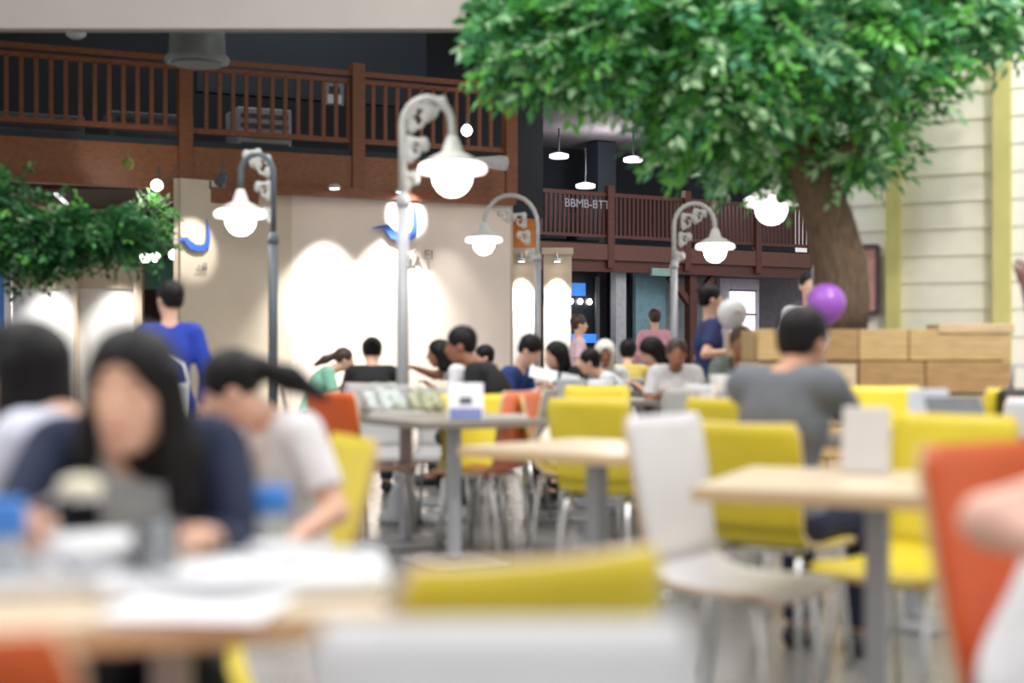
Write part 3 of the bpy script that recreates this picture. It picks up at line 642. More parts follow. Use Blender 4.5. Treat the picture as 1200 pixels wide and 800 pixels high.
# chairs by hand
chair(-.01, 1.19, -90, 'white', 'large white chair back filling the bottom centre of the picture', .825, .39)
chair(-.095, 2.13, 122, 'yellow', 'yellow chair with pale plywood rim just behind the white chair back', .82, .42)
chair(-.575, 1.56, 84, 'orange', 'orange chair corner at the bottom left picture edge', .845)
chair(.635, 4.02, -38, 'white', 'white chair seen from the side, tucked into the maple table', .91)
chair(1.03, 2.42, -52, 'orange', 'tall orange chair at the right edge with a seated person in white', .93, .44)
chair(1.19, 4.26, 220, 'yellow', 'yellow chair facing the maple table, its back rising above the tall orange chair', .9, .44)
chair(2.05, 7.6, -90, 'yellow', 'yellow chair back in front of the planter beside the menu stand', .9)
chair(2.68, 7.7, 90, 'yellow', 'yellow chair back at the right edge below the planter corner', .9)
chair(1.06, 6.1, 45, 'yellow', 'yellow chair back left of the chair of the man in grey', .90)
chair(.46, 6.6, 60, 'yellow', 'yellow chair standing at the cornerwise maple table', .88)
chair(.48, 8.5, -100, 'yellow', 'yellow chair further back behind another yellow chair in the centre', .88)
chair(.30, 7.7, 0, 'yellow', 'yellow chair turned edge on beside the coral chair', .86)
chair(-.22, 8.1, -88, 'yellow', 'yellow chair behind the white menu stand', .84)
chair(-.16, 7.74, 150, 'coral', 'faded coral orange chair right of the menu stand', .88)
chair(-.83, 7.98, 48, 'orange', 'orange chair at the bag covered table left of the black shirted person', .87)
chair(.86, 8.2, 200, 'white', 'white chair turned left behind the cornerwise table', .9)
chair(1.08, 8.55, 90, 'grey', 'grey chair back beside the white one in the centre', .88)
chair(-.80, 8.75, -80, 'grey', 'pale grey chair back behind the bags on the table', .88)
chair(-.42, 8.75, -95, 'grey', 'grey chair back left of the yellow chair behind the stand', .86)
chair(.0, 9.75, -20, 'grey', 'grey chair at the table of the boy in navy', .88)

# ------------------------------------------------------------------ people: smooth distance fields turned into one skin
def sd_rcone(X, Y, Z, a, b, r1, r2, cut=False):
    a = np.asarray(a, float); b = np.asarray(b, float); ba = b-a; l2 = max(ba @ ba, 1e-9)
    px, py, pz = X-a[0], Y-a[1], Z-a[2]
    tt = (px*ba[0]+py*ba[1]+pz*ba[2])/l2; t = np.clip(tt, 0, 1)
    d = np.sqrt((px-t*ba[0])**2+(py-t*ba[1])**2+(pz-t*ba[2])**2)-(r1+(r2-r1)*t)
    if cut: d = np.maximum(d, (tt-1)*math.sqrt(l2))
    return d
def sd_ell(X, Y, Z, c, r, Rm=None):
    px, py, pz = X-c[0], Y-c[1], Z-c[2]
    if Rm is not None:
        Rt = Rm.T
        px, py, pz = (Rt[0, 0]*px+Rt[0, 1]*py+Rt[0, 2]*pz, Rt[1, 0]*px+Rt[1, 1]*py+Rt[1, 2]*pz, Rt[2, 0]*px+Rt[2, 1]*py+Rt[2, 2]*pz)
    k0 = np.sqrt((px/r[0])**2+(py/r[1])**2+(pz/r[2])**2); k1 = np.sqrt((px/r[0]**2)**2+(py/r[1]**2)**2+(pz/r[2]**2)**2)+1e-9
    return k0*(k0-1)/k1
def smin(a, b, k):
    h = np.clip(.5+.5*(b-a)/k, 0, 1); return b*(1-h)+a*h-k*h*(1-h)
def prim_box(p):
    if p[0] == 'c':
        a, b = np.array(p[1]), np.array(p[2]); r = max(p[3], p[4]); return np.minimum(a, b)-r, np.maximum(a, b)+r
    r = max(p[2]); c = np.array(p[1]); return c-r, c+r
def field_mesh(name, adds, subs, vox, m, planes=()):
    lo = np.min([prim_box(p)[0] for p in adds], axis=0)-3*vox; hi = np.max([prim_box(p)[1] for p in adds], axis=0)+3*vox
    n = np.ceil((hi-lo)/vox).astype(int)+1
    ax = [(lo[i]+np.arange(n[i])*vox).astype(np.float32) for i in range(3)]
    Fd = np.full(n, 1.0, np.float32)
    def ev(p, mar):
        a, b = prim_box(p); s = []
        for i in range(3):
            i0 = max(int((a[i]-mar-lo[i])/vox), 0); i1 = min(int((b[i]+mar-lo[i])/vox)+2, n[i]); s.append(slice(i0, max(i1, i0+1)))
        X = ax[0][s[0]][:, None, None]; Y = ax[1][s[1]][None, :, None]; Z = ax[2][s[2]][None, None, :]
        if p[0] == 'c': d = sd_rcone(X, Y, Z, p[1], p[2], p[3], p[4], p[6] if len(p) > 6 else False)
        else: d = sd_ell(X, Y, Z, p[1], p[2], p[3])
        return tuple(s), d
    for p in adds:
        k = p[5] if p[0] == 'c' else p[4]
        s, d = ev(p, k+2*vox); Fd[s] = smin(Fd[s], d, max(k, 1e-4))
    for p in subs:
        k = p[5] if p[0] == 'c' else p[4]
        s, d = ev(p, .03+2*vox); Fd[s] = -smin(-Fd[s], d, max(k, 1e-4))
    for (q, nn) in planes:
        Fd = np.maximum(Fd, (ax[0][:, None, None]-q[0])*nn[0]+(ax[1][None, :, None]-q[1])*nn[1]+(ax[2][None, None, :]-q[2])*nn[2])
    # surface nets
    ins = Fd < 0; nx, ny, nz = Fd.shape
    cs = np.zeros((nx-1, ny-1, nz-1), np.int8)
    for i in (0, 1):
        for j in (0, 1):
            for k in (0, 1): cs += ins[i:nx-1+i, j:ny-1+j, k:nz-1+k]
    act = np.argwhere((cs > 0) & (cs < 8)); idx = -np.ones(cs.shape, np.int64); idx[tuple(act.T)] = np.arange(len(act))
    corners = [(i, j, k) for i in (0, 1) for j in (0, 1) for k in (0, 1)]
    acc = np.zeros((len(act), 3)); cnt = np.zeros(len(act))
    for a in range(8):
        for b in range(a+1, 8):
            ca, cb = np.array(corners[a]), np.array(corners[b])
            if np.abs(ca-cb).sum() != 1: continue
            fa = Fd[tuple((act+ca).T)]; fb = Fd[tuple((act+cb).T)]; msk = (fa < 0) != (fb < 0)
            t = np.where(msk, fa/np.where(np.abs(fa-fb) < 1e-12, 1, fa-fb), 0)
            acc += np.where(msk[:, None], ca+(cb-ca)*t[:, None], 0); cnt += msk
    V = lo+(act+acc/cnt[:, None])*vox
    Q = []
    for axis in range(3):
        e = np.zeros(3, int); e[axis] = 1; o1, o2 = [(1, 2), (2, 0), (0, 1)][axis]
        A = ins[:nx-e[0], :ny-e[1], :nz-e[2]]; Bq = ins[e[0]:, e[1]:, e[2]:]
        ed = np.argwhere(A != Bq)
        ed = ed[(ed[:, o1] > 0) & (ed[:, o2] > 0) & (ed[:, o1] < Fd.shape[o1]-1) & (ed[:, o2] < Fd.shape[o2]-1)]
        u = np.zeros(3, int); u[o1] = 1; v = np.zeros(3, int); v[o2] = 1
        q = np.stack([idx[tuple((ed-u-v).T)], idx[tuple((ed-v).T)], idx[tuple(ed.T)], idx[tuple((ed-u).T)]], 1)
        fl = ~A[tuple(ed.T)]; q[fl] = q[fl][:, ::-1]; Q.append(q)
    Q = np.concatenate(Q); Q = Q[(Q >= 0).all(1)]
    me = bpy.data.meshes.new(name)
    me.vertices.add(len(V)); me.vertices.foreach_set('co', V.astype(np.float32).ravel())
    me.loops.add(len(Q)*4); me.loops.foreach_set('vertex_index', Q.ravel().astype(np.int32))
    me.polygons.add(len(Q)); me.polygons.foreach_set('loop_start', np.arange(0, len(Q)*4, 4, dtype=np.int32)); me.polygons.foreach_set('loop_total', np.full(len(Q), 4, np.int32))
    me.polygons.foreach_set('use_smooth', np.ones(len(Q), bool))
    me.update(calc_edges=True); me.validate()
    me.materials.append(m)
    return me
def rotx(a): c, s = math.cos(a), math.sin(a); return np.array([[1, 0, 0], [0, c, -s], [0, s, c]])
def rotz(a): c, s = math.cos(a), math.sin(a); return np.array([[c, -s, 0], [s, c, 0], [0, 0, 1]])
def unit(v): return v/(np.linalg.norm(v)+1e-9)
def spine(lean, s, bow=0.0):
    a1, a2, a3 = .5*lean, lean, 1.25*lean
    st = lambda a, l: np.array([0, math.sin(a), math.cos(a)])*l*s
    waist = st(a1, .14); chest = waist+st(a2, .2); neck = chest+st(a3, .19); head = neck+st(a3*.75+bow, .19)
    return waist, chest, neck, head, (a1, a2, a3)
def person(label, px, py, d, face, top, bottom=(40, 44, 60), sleeve='short', hair='short', haircol=HAIR, skin=SKIN, s=1.0, stand=False, lean=None,
           hy=0.0, hp=0.0, hands=None, elbows=None, vox=.011, chair_color=None, chair_label=None, seat=.46, inner=None, shoes=(40, 40, 44), curl=.5, bow=0.0, chair_h=.86, slv=.72, loose=0.0):
    """px,py,d: where the centre of the head is; face: compass the body faces (degrees, 0 = right, 90 = away)"""
    hc = P(px, py, d); seatz = seat
    if stand:
        L = math.radians(lean or 3); w_, c_, n_, h_, an = spine(L, 1.0)
        s = hc.z/(.90+h_[2]); w_, c_, n_, h_, an = spine(L, s); hipz = .90*s
    else:
        bw = math.radians(bow)
        if lean is None:
            a, b = math.radians(-4), math.radians(26)
            for _ in range(30):
                mL = (a+b)/2; z = seatz+.095*s+spine(mL, s, bw)[3][2]
                if z > hc.z: a = mL
                else: b = mL
            L = (a+b)/2
        else: L = math.radians(lean)
        s0 = s; z0 = seatz+.095*s+spine(L, s, bw)[3][2]
        while z0 > hc.z+.02 and bw < math.radians(48):      # still too tall: bow the head
            bw += .03; z0 = seatz+.095*s+spine(L, s, bw)[3][2]
        # trim the stature so the head centre sits at its height
        w_, c_, n_, h_, an = spine(L, 1.0, bw); s = (hc.z-seatz)/(.095+h_[2]); w_, c_, n_, h_, an = spine(L, s, bw); hipz = seatz+.095*s
    phi = math.radians(face); fw = Vector((math.cos(phi), math.sin(phi), 0)); rt = Vector((math.sin(phi), -math.cos(phi), 0))
    root = Vector((hc.x, hc.y, 0))-fw*h_[1]
    H = np.array([0, 0, hipz])
    th = thing('person', label, 'person', root, phi-PI/2)
    def loc(p):
        v = Vector(p)-root; return np.array([v.dot(rt), v.dot(fw), v.z])
    waist, chest, neck, head = H+w_, H+c_, H+n_, H+h_; R1, R2, R3 = rotx(-an[0]), rotx(-an[1]), rotx(-an[2])
    hR = rotz(math.radians(hy)) @ rotx(-(an[2]*.3+math.radians(hp)))
    E = lambda c, r, Rm=None, k=.03: ('e', np.array(c, float), [q*s for q in r], Rm, k*s)
    Cc = lambda a, b, r1, r2, k=.02, cut=False: ('c', np.array(a, float), np.array(b, float), r1*s, r2*s, k*s, cut)
    body = []; up = R3 @ np.array([0, 0, 1.0])
    torso = [E(H, (.165, .118, .115), R1, .05), E(waist, (.132, .098, .13), R1, .06), E(chest, (.16, .112, .16), R2, .06), Cc(neck+R3 @ np.array([-.145*s, 0, -.045*s]), neck+R3 @ np.array([.145*s, 0, -.045*s]), .056, .056, .06)]
    body += torso
    hd = lambda x, y, z: head+hR @ (np.array([x, y, z])*s)
    body += [Cc(neck-up*.03*s, hd(0, -.015, -.07), .056, .05, .03)]
    body += [E(hd(0, -.012, .025), (.076, .094, .092), hR, .02), E(hd(0, .018, -.045), (.058, .066, .075), hR, .04), E(hd(0, .048, -.098), (.024, .022, .018), hR, .03),
             Cc(hd(0, .088, .01), hd(0, .102, -.032), .009, .014, .012), E(hd(0, .086, -.066), (.026, .012, .011), hR, .01), E(hd(.078, -.005, -.012), (.011, .022, .034), hR, .01), E(hd(-.078, -.005, -.012), (.011, .022, .034), hR, .01)]
    face_sub = [E(hd(x, .098, .008), (.02, .014, .012), hR, .015) for x in (-.033, .033)]
    # arms
    arms = []
    for i, sd in enumerate((1, -1)):      # right, left
        sh = neck+R3 @ np.array([sd*.175*s, 0, -.055*s]); ua, fa = .285*s, .25*s
        tgt = None if hands is None else hands[i]
        if tgt is None:
            wr_ = sh+np.array([sd*.06*s, .06*s, -.5*s]) if stand else np.array([sd*.13*s, chest[1]+.30*s, max(hipz+.16*s, .80)])
        else: wr_ = loc(tgt)
        dv = wr_-sh; dl = np.linalg.norm(dv); mx_ = (ua+fa)*.985
        if dl > mx_: wr_ = sh+dv*mx_/dl; dv = wr_-sh; dl = mx_
        if elbows and elbows[i] is not None:
            el = loc(elbows[i]); el = sh+unit(el-sh)*ua; wr_ = el+unit(wr_-el)*fa
        else:
            a = (ua*ua-fa*fa+dl*dl)/(2*dl); hgt = math.sqrt(max(ua*ua-a*a, 0)); ax_ = dv/dl
            pole = np.array([sd*.55, -.5, -1.0]); pole = unit(pole-ax_*(pole @ ax_)); el = sh+ax_*a+pole*hgt
        arms.append((sh, el, wr_, sd))
        body += [Cc(sh, el, .05, .04, .03), Cc(el, wr_, .04, .026, .02)]
        dr = unit(wr_-el); nrm = np.array([0, 0, -1.0]); nrm = unit(nrm-dr*(nrm @ dr)) if abs(dr[2]) < .95 else unit(np.array([-sd*1.0, .2, 0])-dr*(np.array([-sd*1.0, .2, 0]) @ dr))
        sv = np.cross(dr, nrm)*1.0
        if sv @ np.array([-sd, 0, 0]) < 0: thumb = -sv
        else: thumb = sv
        fr = max(.0085, vox*.72/s)
        Rp = np.stack([sv, dr, nrm], 1)
        body += [E(wr_+dr*.05*s, (.038, .055, .018), Rp, .015)]
        for q in range(4):
            off = (-.030+.020*q); ln = (.9, 1.05, 1.0, .78)[q] if (thumb @ sv) < 0 else (.78, 1.0, 1.05, .9)[q]
            p0 = wr_+dr*.085*s+sv*off*s; ang = curl*.6; dd = dr*math.cos(ang)+nrm*math.sin(ang)+sv*off*3.0; p1 = p0+unit(dd)*.04*ln*s
            ang = curl*1.5; dd = dr*math.cos(ang)+nrm*math.sin(ang); p2 = p1+dd*.028*ln*s; ang = curl*2.2; dd = dr*math.cos(ang)+nrm*math.sin(ang); p3 = p2+dd*.022*ln*s
            body += [Cc(p0, p1, fr, fr*.95, .006), Cc(p1, p2, fr*.95, fr*.9, .004), Cc(p2, p3, fr*.9, fr*.8, .004)]
        p0 = wr_+dr*.025*s+thumb*.025*s; p1 = p0+unit(dr*.7+thumb*.7+nrm*.2)*.042*s; p2 = p1+unit(dr*.9+thumb*.15+nrm*.4)*.032*s
        body += [Cc(p0, p1, fr*1.25, fr*1.05, .01), Cc(p1, p2, fr*1.05, fr*.85, .004)]
    # legs
    legs = []
    for sd in (1, -1):
        hj = H+np.array([sd*.088*s, 0, -.02*s])
        if stand: kn = hj+np.array([sd*.01, .02*s, -.42*s]); an_ = np.array([kn[0], -.02*s, .075*s])
        else: kn = hj+np.array([sd*.05*s, .42*s, .01*s]); an_ = np.array([kn[0]-sd*.01, kn[1]-.03*s, .08*s])
        legs.append((hj, kn, an_)); body += [Cc(hj, kn, .08, .056, .04), Cc(kn, an_, .055, .036, .03), Cc(an_, an_+np.array([sd*.02*s, .15*s, -.045*s]), .035, .026, .03), Cc(an_, an_+np.array([0, -.03*s, -.04*s]), .034, .03, .02)]
    o = link('body', field_mesh('body', body, face_sub, vox, skin), th)
    # face details
    fy = lambda x, z: -.012+.094*math.sqrt(max(.05, 1-(x/.076)**2-((z-.025)/.092)**2))
    for x in (-.033, .033):
        bm = NB(); bmesh.ops.create_uvsphere(bm, u_segments=10, v_segments=8, radius=1, matrix=Matrix.Translation(hd(x, fy(x, .008)-.003, .008)) @ Matrix(hR.tolist()).to_4x4() @ Matrix.Diagonal((.014*s, .008*s, .0065*s, 1)))
        obj('eye', bm, EYED, o)
        bm = NB(); tube(bm, [hd(q, fy(q, z)+.001, z) for q, z in ((x-.018, .033), (x, .037), (x+.018, .033))], .0035*s, 5); obj('eyebrow', bm, haircol, o)
    bm = NB(); bmesh.ops.create_uvsphere(bm, u_segments=10, v_segments=6, radius=1, matrix=Matrix.Translation(hd(0, .0905, -.066)) @ Matrix(hR.tolist()).to_4x4() @ Matrix.Diagonal((.024*s, .008*s, .008*s, 1))); obj('mouth', bm, LIPS, o)
    # hair
    cap = [E(hd(0, -.022, .036), (.092, .105, .098), hR, .02)]
    sub = [E(hd(0, .10, -.035), (.068, .07, .085), hR, .01), E(hd(0, -.02, -.14), (.09, .12, .085), hR, .01)]
    if hair == 'short': cap += [E(hd(0, -.055, -.02), (.075, .055, .06), hR, .02)]
    if hair == 'bob':
        sub = [E(hd(0, .10, -.035), (.07, .07, .1), hR, .01)]
        cap += [Cc(hd(0, -.06, .02), hd(0, -.075, -.12), .085, .075, .03), Cc(hd(.07, -.02, .01), hd(.085, -.01, -.13), .04, .03, .03), Cc(hd(-.07, -.02, .01), hd(-.085, -.01, -.13), .04, .03, .03)]
    if hair == 'long':
        sub = [E(hd(0, .10, -.035), (.062, .07, .105), hR, .01), E(hd(0, .07, -.16), (.066, .09, .1), hR, .01)]
        cap += [Cc(hd(0, -.06, .02), hd(0, -.13, -.16), .085, .065, .03), Cc(hd(0, -.13, -.16), hd(0, -.19, -.34), .065, .05, .03)]
        for x, rr, le in ((1, .024, -.30), (-1, .04, -.36)):
            cap += [Cc(hd(x*.078, -.01, .02), hd(x*.1, .0, -.13), rr*.9, rr, .03), Cc(hd(x*.1, .0, -.13), hd(x*.112, .035, le), rr, rr*.8, .03)]
    if hair == 'ponytail':
        cap += [E(hd(0, -.11, .02), (.04, .04, .04), hR, .02), Cc(hd(0, -.12, .02), hd(0, -.12, .02)+rotz(math.radians(hy)) @ np.array([0, -.1, -.04])*s, .036, .046, .02), Cc(hd(0, -.12, .02)+rotz(math.radians(hy)) @ np.array([0, -.1, -.04])*s, hd(0, -.12, .02)+rotz(math.radians(hy)) @ np.array([0, -.21, -.1])*s, .046, .02, .02)]
    if hair == 'bun': cap += [E(hd(0, -.11, .07), (.045, .045, .045), hR, .015)]
    if hair == 'hood':
        cap = [E(hd(0, -.015, .02), (.105, .118, .125), hR, .02), Cc(hd(0, -.03, -.08), neck-up*.05*s, .09, .13, .05)]
        sub = [E(hd(0, .11, -.01), (.062, .08, .085), hR, .01)]
    link('head_scarf' if hair == 'hood' else 'hair', field_mesh('hair', cap, sub, vox*.9, haircol), th)
    # clothing
    inf = .014
    def grow(p, g):
        if p[0] == 'c': return ('c', p[1], p[2], p[3]+g*s, p[4]+g*s, p[5], p[6])
        return ('e', p[1], [q+g*s for q in p[2]], p[3], p[4])
    sh_ = [grow(p, inf+(loose if i < 2 else loose*.4)) for i, p in enumerate(torso)]
    for (sh, el, wr_, sd) in arms:
        if sleeve == 'long': sh_ += [Cc(sh, el, .066, .056, .03), Cc(el, el+(wr_-el)*.94, .056, .04, .02, True)]
        else: sh_ += [Cc(sh, sh+(el-sh)*slv, .066, .062, .03, True)]
    nsub = [Cc(neck+up*.0*s, hd(0, 0, -.09), .06, .058, .005)]
    if inner is not None:
        link('inner_top', field_mesh('inner_top', [grow(p, .008) for p in torso], nsub+[E(neck+R3 @ np.array([0, .09*s, .0]), (.075, .08, .085), R3, .01)], vox, cloth(inner)), th)
        f3 = R3 @ np.array([0, 1.0, 0]); f2 = R2 @ np.array([0, 1.0, 0])
        nsub = [Cc(neck+up*.05*s+f3*.06*s, chest+f2*.14*s, .085, .075, .01), Cc(chest+f2*.14*s, H+np.array([0, .14*s, 0]), .075, .06, .01), Cc(neck, hd(0, 0, -.09), .07, .065, .005)]
        link('cardigan', field_mesh('cardigan', sh_, nsub, vox, cloth(top)), th)
    else:
        link('shirt', field_mesh('shirt', sh_, nsub, vox, cloth(top)), th)
        # collar
        if sleeve == 'polo': pass
    tr = [grow(E(H-np.array([0, 0, .02*s]), (.165, .118, .1), R1, .05), .008)]
    for (hj, kn, an_) in legs: tr += [Cc(hj, kn, .094, .072, .04), Cc(kn, an_+(kn-an_)*.06, .07, .056, .02, True)]
    link('trousers', field_mesh('trousers', tr, [], vox, cloth(bottom)), th)
    for i, (hj, kn, an_) in enumerate(legs):
        sd = (1, -1)[i]
        a0 = np.array([an_[0], an_[1]-.025*s, .045*s]); b0 = np.array([an_[0]+sd*.02*s, an_[1]+.165*s, .036*s])
        link('shoe', field_mesh('shoe', [Cc(a0, b0, .045, .036, .02), Cc(an_, a0, .042, .045, .02)], [], max(vox, .009), cloth(shoes, .5), planes=((( 0, 0, .002), (0, 0, -1)),)), th)
    if chair_color and not stand:
        cx = root-fw*.02; chair(cx.x, cx.y, face, chair_color, chair_label, chair_h)
    return th, loc, arms
# near people
person('woman with long black hair in a navy cardigan, eating at the front table', 152, 456, 2.42, -80, (30, 40, 68), (34, 38, 50), 'long', 'long', s=.97, hy=-14, hp=4, vox=.0065, lean=16, inner=(196, 200, 204),
       hands=(P(22, 610, 2.15), P(244, 632, 2.26)), elbows=(P(-15, 668, 2.30), P(292, 672, 2.44)), curl=1.0, chair_color='yellow', chair_label='yellow chair hidden behind the woman in navy', chair_h=.78)
person('woman with black ponytail in a white shirt bowed over her meal', 270, 456, 3.6, 224, (232, 230, 232), (60, 62, 72), 'short', 'ponytail', s=.92, lean=11, bow=44, hp=24, hy=-34, vox=.008,
       hands=(P(262, 548, 3.35), P(330, 640, 3.4)), chair_color=None)
chair(-.66, 3.82, 204, 'yellow', 'yellow chair behind the woman with the ponytail', .86)
person('woman with a black bob in a pale lavender shirt, seen from behind at left edge', 20, 434, 3.05, 158, (214, 216, 234), (50, 52, 62), 'short', 'bob', s=.95, lean=4, bow=22, seat=.43, hy=15, vox=.008, chair_color='grey', chair_label='grey chair under the woman with the black bob')
person('man with black hair in a grey polo shirt, seen from behind', 943, 399, 5.05, 52, (106, 110, 117), (30, 36, 58), 'short', 'short', skin=mat('tan skin', (200, 150, 120), .5, var=.05, sss=.1), s=1.0, lean=5, bow=12, seat=.43, hy=-14, hp=8, vox=.009,
       hands=(P(1012, 498, 5.3), P(1045, 488, 5.75)), chair_color='yellow', chair_label='yellow chair under the man in grey')
person('person in a white shirt on the tall orange chair, only an arm visible', 1530, 392, 2.1, -52, (234, 236, 240), (52, 56, 52), 'short', 'long', skin=mat('pinkish skin', (228, 182, 164), .5, var=.05, sss=.1), s=.95, lean=33, slv=.36, loose=.035, vox=.0075,
       hands=(P(1310, 668, 1.98), P(1400, 640, 2.0)), elbows=(P(1170, 606, 2.12), None), curl=.8)
person('person in a royal blue shirt standing with back turned beside the wall', 198, 350, 8.7, 108, (34, 62, 168), (36, 52, 130), 'long', 'short', stand=True, hy=30)
# crowd in the middle distance
person('person with brown hair in a mint shirt near the white wall', 404, 421, 13, 10, (150, 214, 186), hair='ponytail', haircol=HAIRB, s=.85, chair_color='white', chair_label='white chair under the person in mint')
person('person in a black tee seen from behind before the white wall', 436, 412, 11, 95, (26, 26, 30), hair='bun', s=.9, chair_color='grey', chair_label='grey chair under the person in the black tee')
person('woman with dark hair in a white top left of the man in black', 513, 414, 11.7, 185, (236, 234, 238), (40, 40, 50), hair='bob', s=.9, skin=SKIN2, hands=(P(488, 432, 11.5), None), chair_color='white', chair_label='white chair under the woman left of the man in black')
person('man in a black tee with cropped hair looking left', 539, 404, 9.1, 165, (24, 24, 28), (28, 28, 34), hair='short', skin=SKIN2, s=.97, hy=15, shoes=(236, 236, 240), chair_color='grey', chair_label='grey chair under the man in black')
person('boy with dark hair in a black shirt beside the coral chair', 567, 418, 12, 195, (36, 36, 42), hair='short', s=.8, chair_color='white', chair_label='white chair under the boy in black')
person('boy in a navy hooded top bending over a white sheet', 622, 410, 10.4, -25, (42, 66, 134), (36, 44, 70), 'long', 'short', s=.9, hp=25, chair_color='white', chair_label='white chair under the boy in navy')
person('person in black top facing the boy in navy', 650, 416, 11.3, 205, (28, 28, 34), hair='bob', s=.88, chair_color='white', chair_label='white chair under the person in black facing the boy')
person('person in a pink and white top standing by the dark shop', 679, 380, 15.5, 5, (238, 206, 214), (220, 216, 226), hair='short', haircol=HAIRB, stand=True)
person('person in white leaning over left of the white hood', 690, 424, 10.9, 180, (236, 238, 246), (70, 84, 150), hair='short', s=.82, chair_color='yellow', chair_label='yellow chair under the person in white leaning over')
person('person in a white hood facing the camera in the centre crowd', 709, 415, 11.6, -88, (236, 236, 240), hair='hood', haircol=cloth((240, 236, 226)), skin=SKIN2, s=.88, chair_color='white', chair_label='white chair under the person in the white hood')
person('dark haired person seen from behind in a yellow top', 736, 412, 12.6, 80, (214, 190, 96), hair='short', s=.88, chair_color='grey', chair_label='grey chair under the person in yellow')
person('person in a light blue shirt bowing left in the crowd', 762, 412, 11.2, 185, (158, 172, 200), hair='bob', s=.88, hp=25, chair_color='grey', chair_label='grey chair under the person in light blue')
person('person in a pink shirt standing before the teal hoarding', 767, 372, 18.5, 95, (232, 168, 182), (60, 60, 74), 'long', 'short', haircol=HAIRB, stand=True)
person('brown faced man in a pale grey shirt facing the camera in the centre', 793, 414, 10.0, -92, (214, 212, 214), hair='short', haircol=HAIRB, skin=SKIN2, s=.95, lean=4, chair_color='grey', chair_label='grey chair under the man in pale grey')
person('man in a navy tee standing beside the white balloon', 833, 350, 11.4, 5, (44, 56, 104), (40, 44, 60), 'short', 'short', stand=True, hands=(P(862, 412, 11.1), None))
person('brown faced person in an open grey green jacket below the white balloon', 869, 402, 9.6, -100, (112, 122, 116), (44, 46, 50), 'long', 'short', HAIRB, SKIN2, s=.97, lean=3, inner=(52, 46, 44), chair_color='grey', chair_label='grey chair under the person in the grey green jacket')
person('person with dark hair in white standing behind the purple balloon', 949, 334, 12.4, -95, (240, 238, 240), (60, 60, 70), 'short', 'short', stand=True)
person('dark skinned person in white with one arm raised at the right edge', 1262, 345, 8.0, 150, (240, 238, 240), (30, 30, 34), 'short', 'short', skin=SKIN3, stand=True, hands=(None, P(1199, 328, 7.85)), elbows=(None, P(1192, 374, 7.8)), curl=.1)

# ------------------------------------------------------------------ balloons
def balloon(px, py, d, r, m, lab, mark=None):
    th = thing('balloon', lab, 'balloon', P(px, py, d)-Vector((0, 0, .0)), 0)
    bm = NB(); pr = []
    for i in range(15):
        a = -PI/2+PI*i/14; q = 1.0 if a > 0 else 1+.14*(-math.sin(a))**2; pr.append((r*math.cos(a)*(1 if a > 0 else 1-.05*math.sin(-a)), r*math.sin(a)*q))
    lathe(bm, pr, 26); obj('skin', bm, m, th)
    bm = NB(); lathe(bm, [(.02, -r*1.2), (.008, -r*1.14), (.006, -r*1.12)], 10); obj('knot', bm, m, th)
    bm = NB(); tube(bm, [(0, 0, -r*1.18), (.02, 0, -r*1.8), (-.01, .03, -r*2.6), (.02, .05, -r*3.6)], .003, 5); obj('string', bm, PAPER, th)
    if mark:
        me = text_mesh('~', r*1.1, .004); me.materials.append(mark); o = link('mark', me, th, (.03, -r*1.0, -.03)); o.rotation_euler = (PI/2, 0, 0)
balloon(858, 367, 10.6, .112, mat('white balloon rubber', (246, 244, 246), .2, var=.03), 'white balloon floating beside the man in navy', mat('red balloon print', (222, 150, 150), .4, var=0))
balloon(968, 355, 8.4, .116, mat('purple balloon rubber', (160, 92, 196), .22, var=.04), 'purple balloon in front of the tree trunk')
# ------------------------------------------------------------------ table things
TZ = .752
def t1(u, v, z=TZ):    # point on the front table: u along, v deep
    c, s_ = math.cos(t1a), math.sin(t1a); return Vector((T1c.x+u*c-v*s_, T1c.y+u*s_+v*c, z))
def on(px, py, z=TZ):  # the point on a surface of height z seen at this pixel
    d = (CH-z)*F/(py-HZ); return Vector(((px-600)*d/F, d, z))
TRAY = mat('white melamine tray', (234, 236, 240), .35, var=.02)
def tray(c, sx, sy, rz, lab):
    th = thing('tray', lab, 'tray', c, rz, 'white trays on the front table')
    bm = NB(); bx(bm, (0, 0, .006), (sx, sy, .01)); obj('bottom', bm, TRAY, th)
    for (x, y, a, b) in ((0, sy/2, sx, .014), (0, -sy/2, sx, .014), (sx/2, 0, .014, sy), (-sx/2, 0, .014, sy)):
        bm = NB(); bx(bm, (x, y, .014), (a+.012, b, .026)); bevel(obj('rim', bm, TRAY, th), .005)
tray(on(140, 676), .44, .30, t1a+.02, 'white tray nearer the woman on the front table')
tray(on(292, 682), .38, .29, t1a-.12, 'white tray at the right end of the front table')
def bowl(c, r, h, lab, m=TRAY, fill=None, name='bowl', cat='bowl'):
    th = thing(name, lab, cat, c)
    bm = NB(); lathe(bm, [(r*.5, 0), (r*.55, .004), (r*.85, h*.5), (r, h), (r*.96, h), (r*.8, h*.5), (r*.5, .01)], 24); obj('body', bm, m, th)
    if fill:
        bm = NB(); lathe(bm, [(r*.78, h*.5), (r*.7, h*.66), (r*.2, h*.74)], 20); obj('filling', bm, fill, th)
FOOD = mat('cooked rice', (238, 232, 208), .8, var=.12, scale=40, bump=.5)
bowl(on(118, 668, TZ+.014), .085, .05, 'round white bowl of rice on the nearer tray', fill=FOOD)
bowl(on(262, 682, TZ+.014), .10, .02, 'shallow white plate on the right tray', name='plate', cat='plate')
bowl(on(330, 665, TZ+.014), .045, .035, 'small white sauce dish on the right tray')
th = thing('napkin_sheet', 'white paper sheet hanging over the front table edge', 'paper', on(235, 712), t1a-.35)
bm = NB()
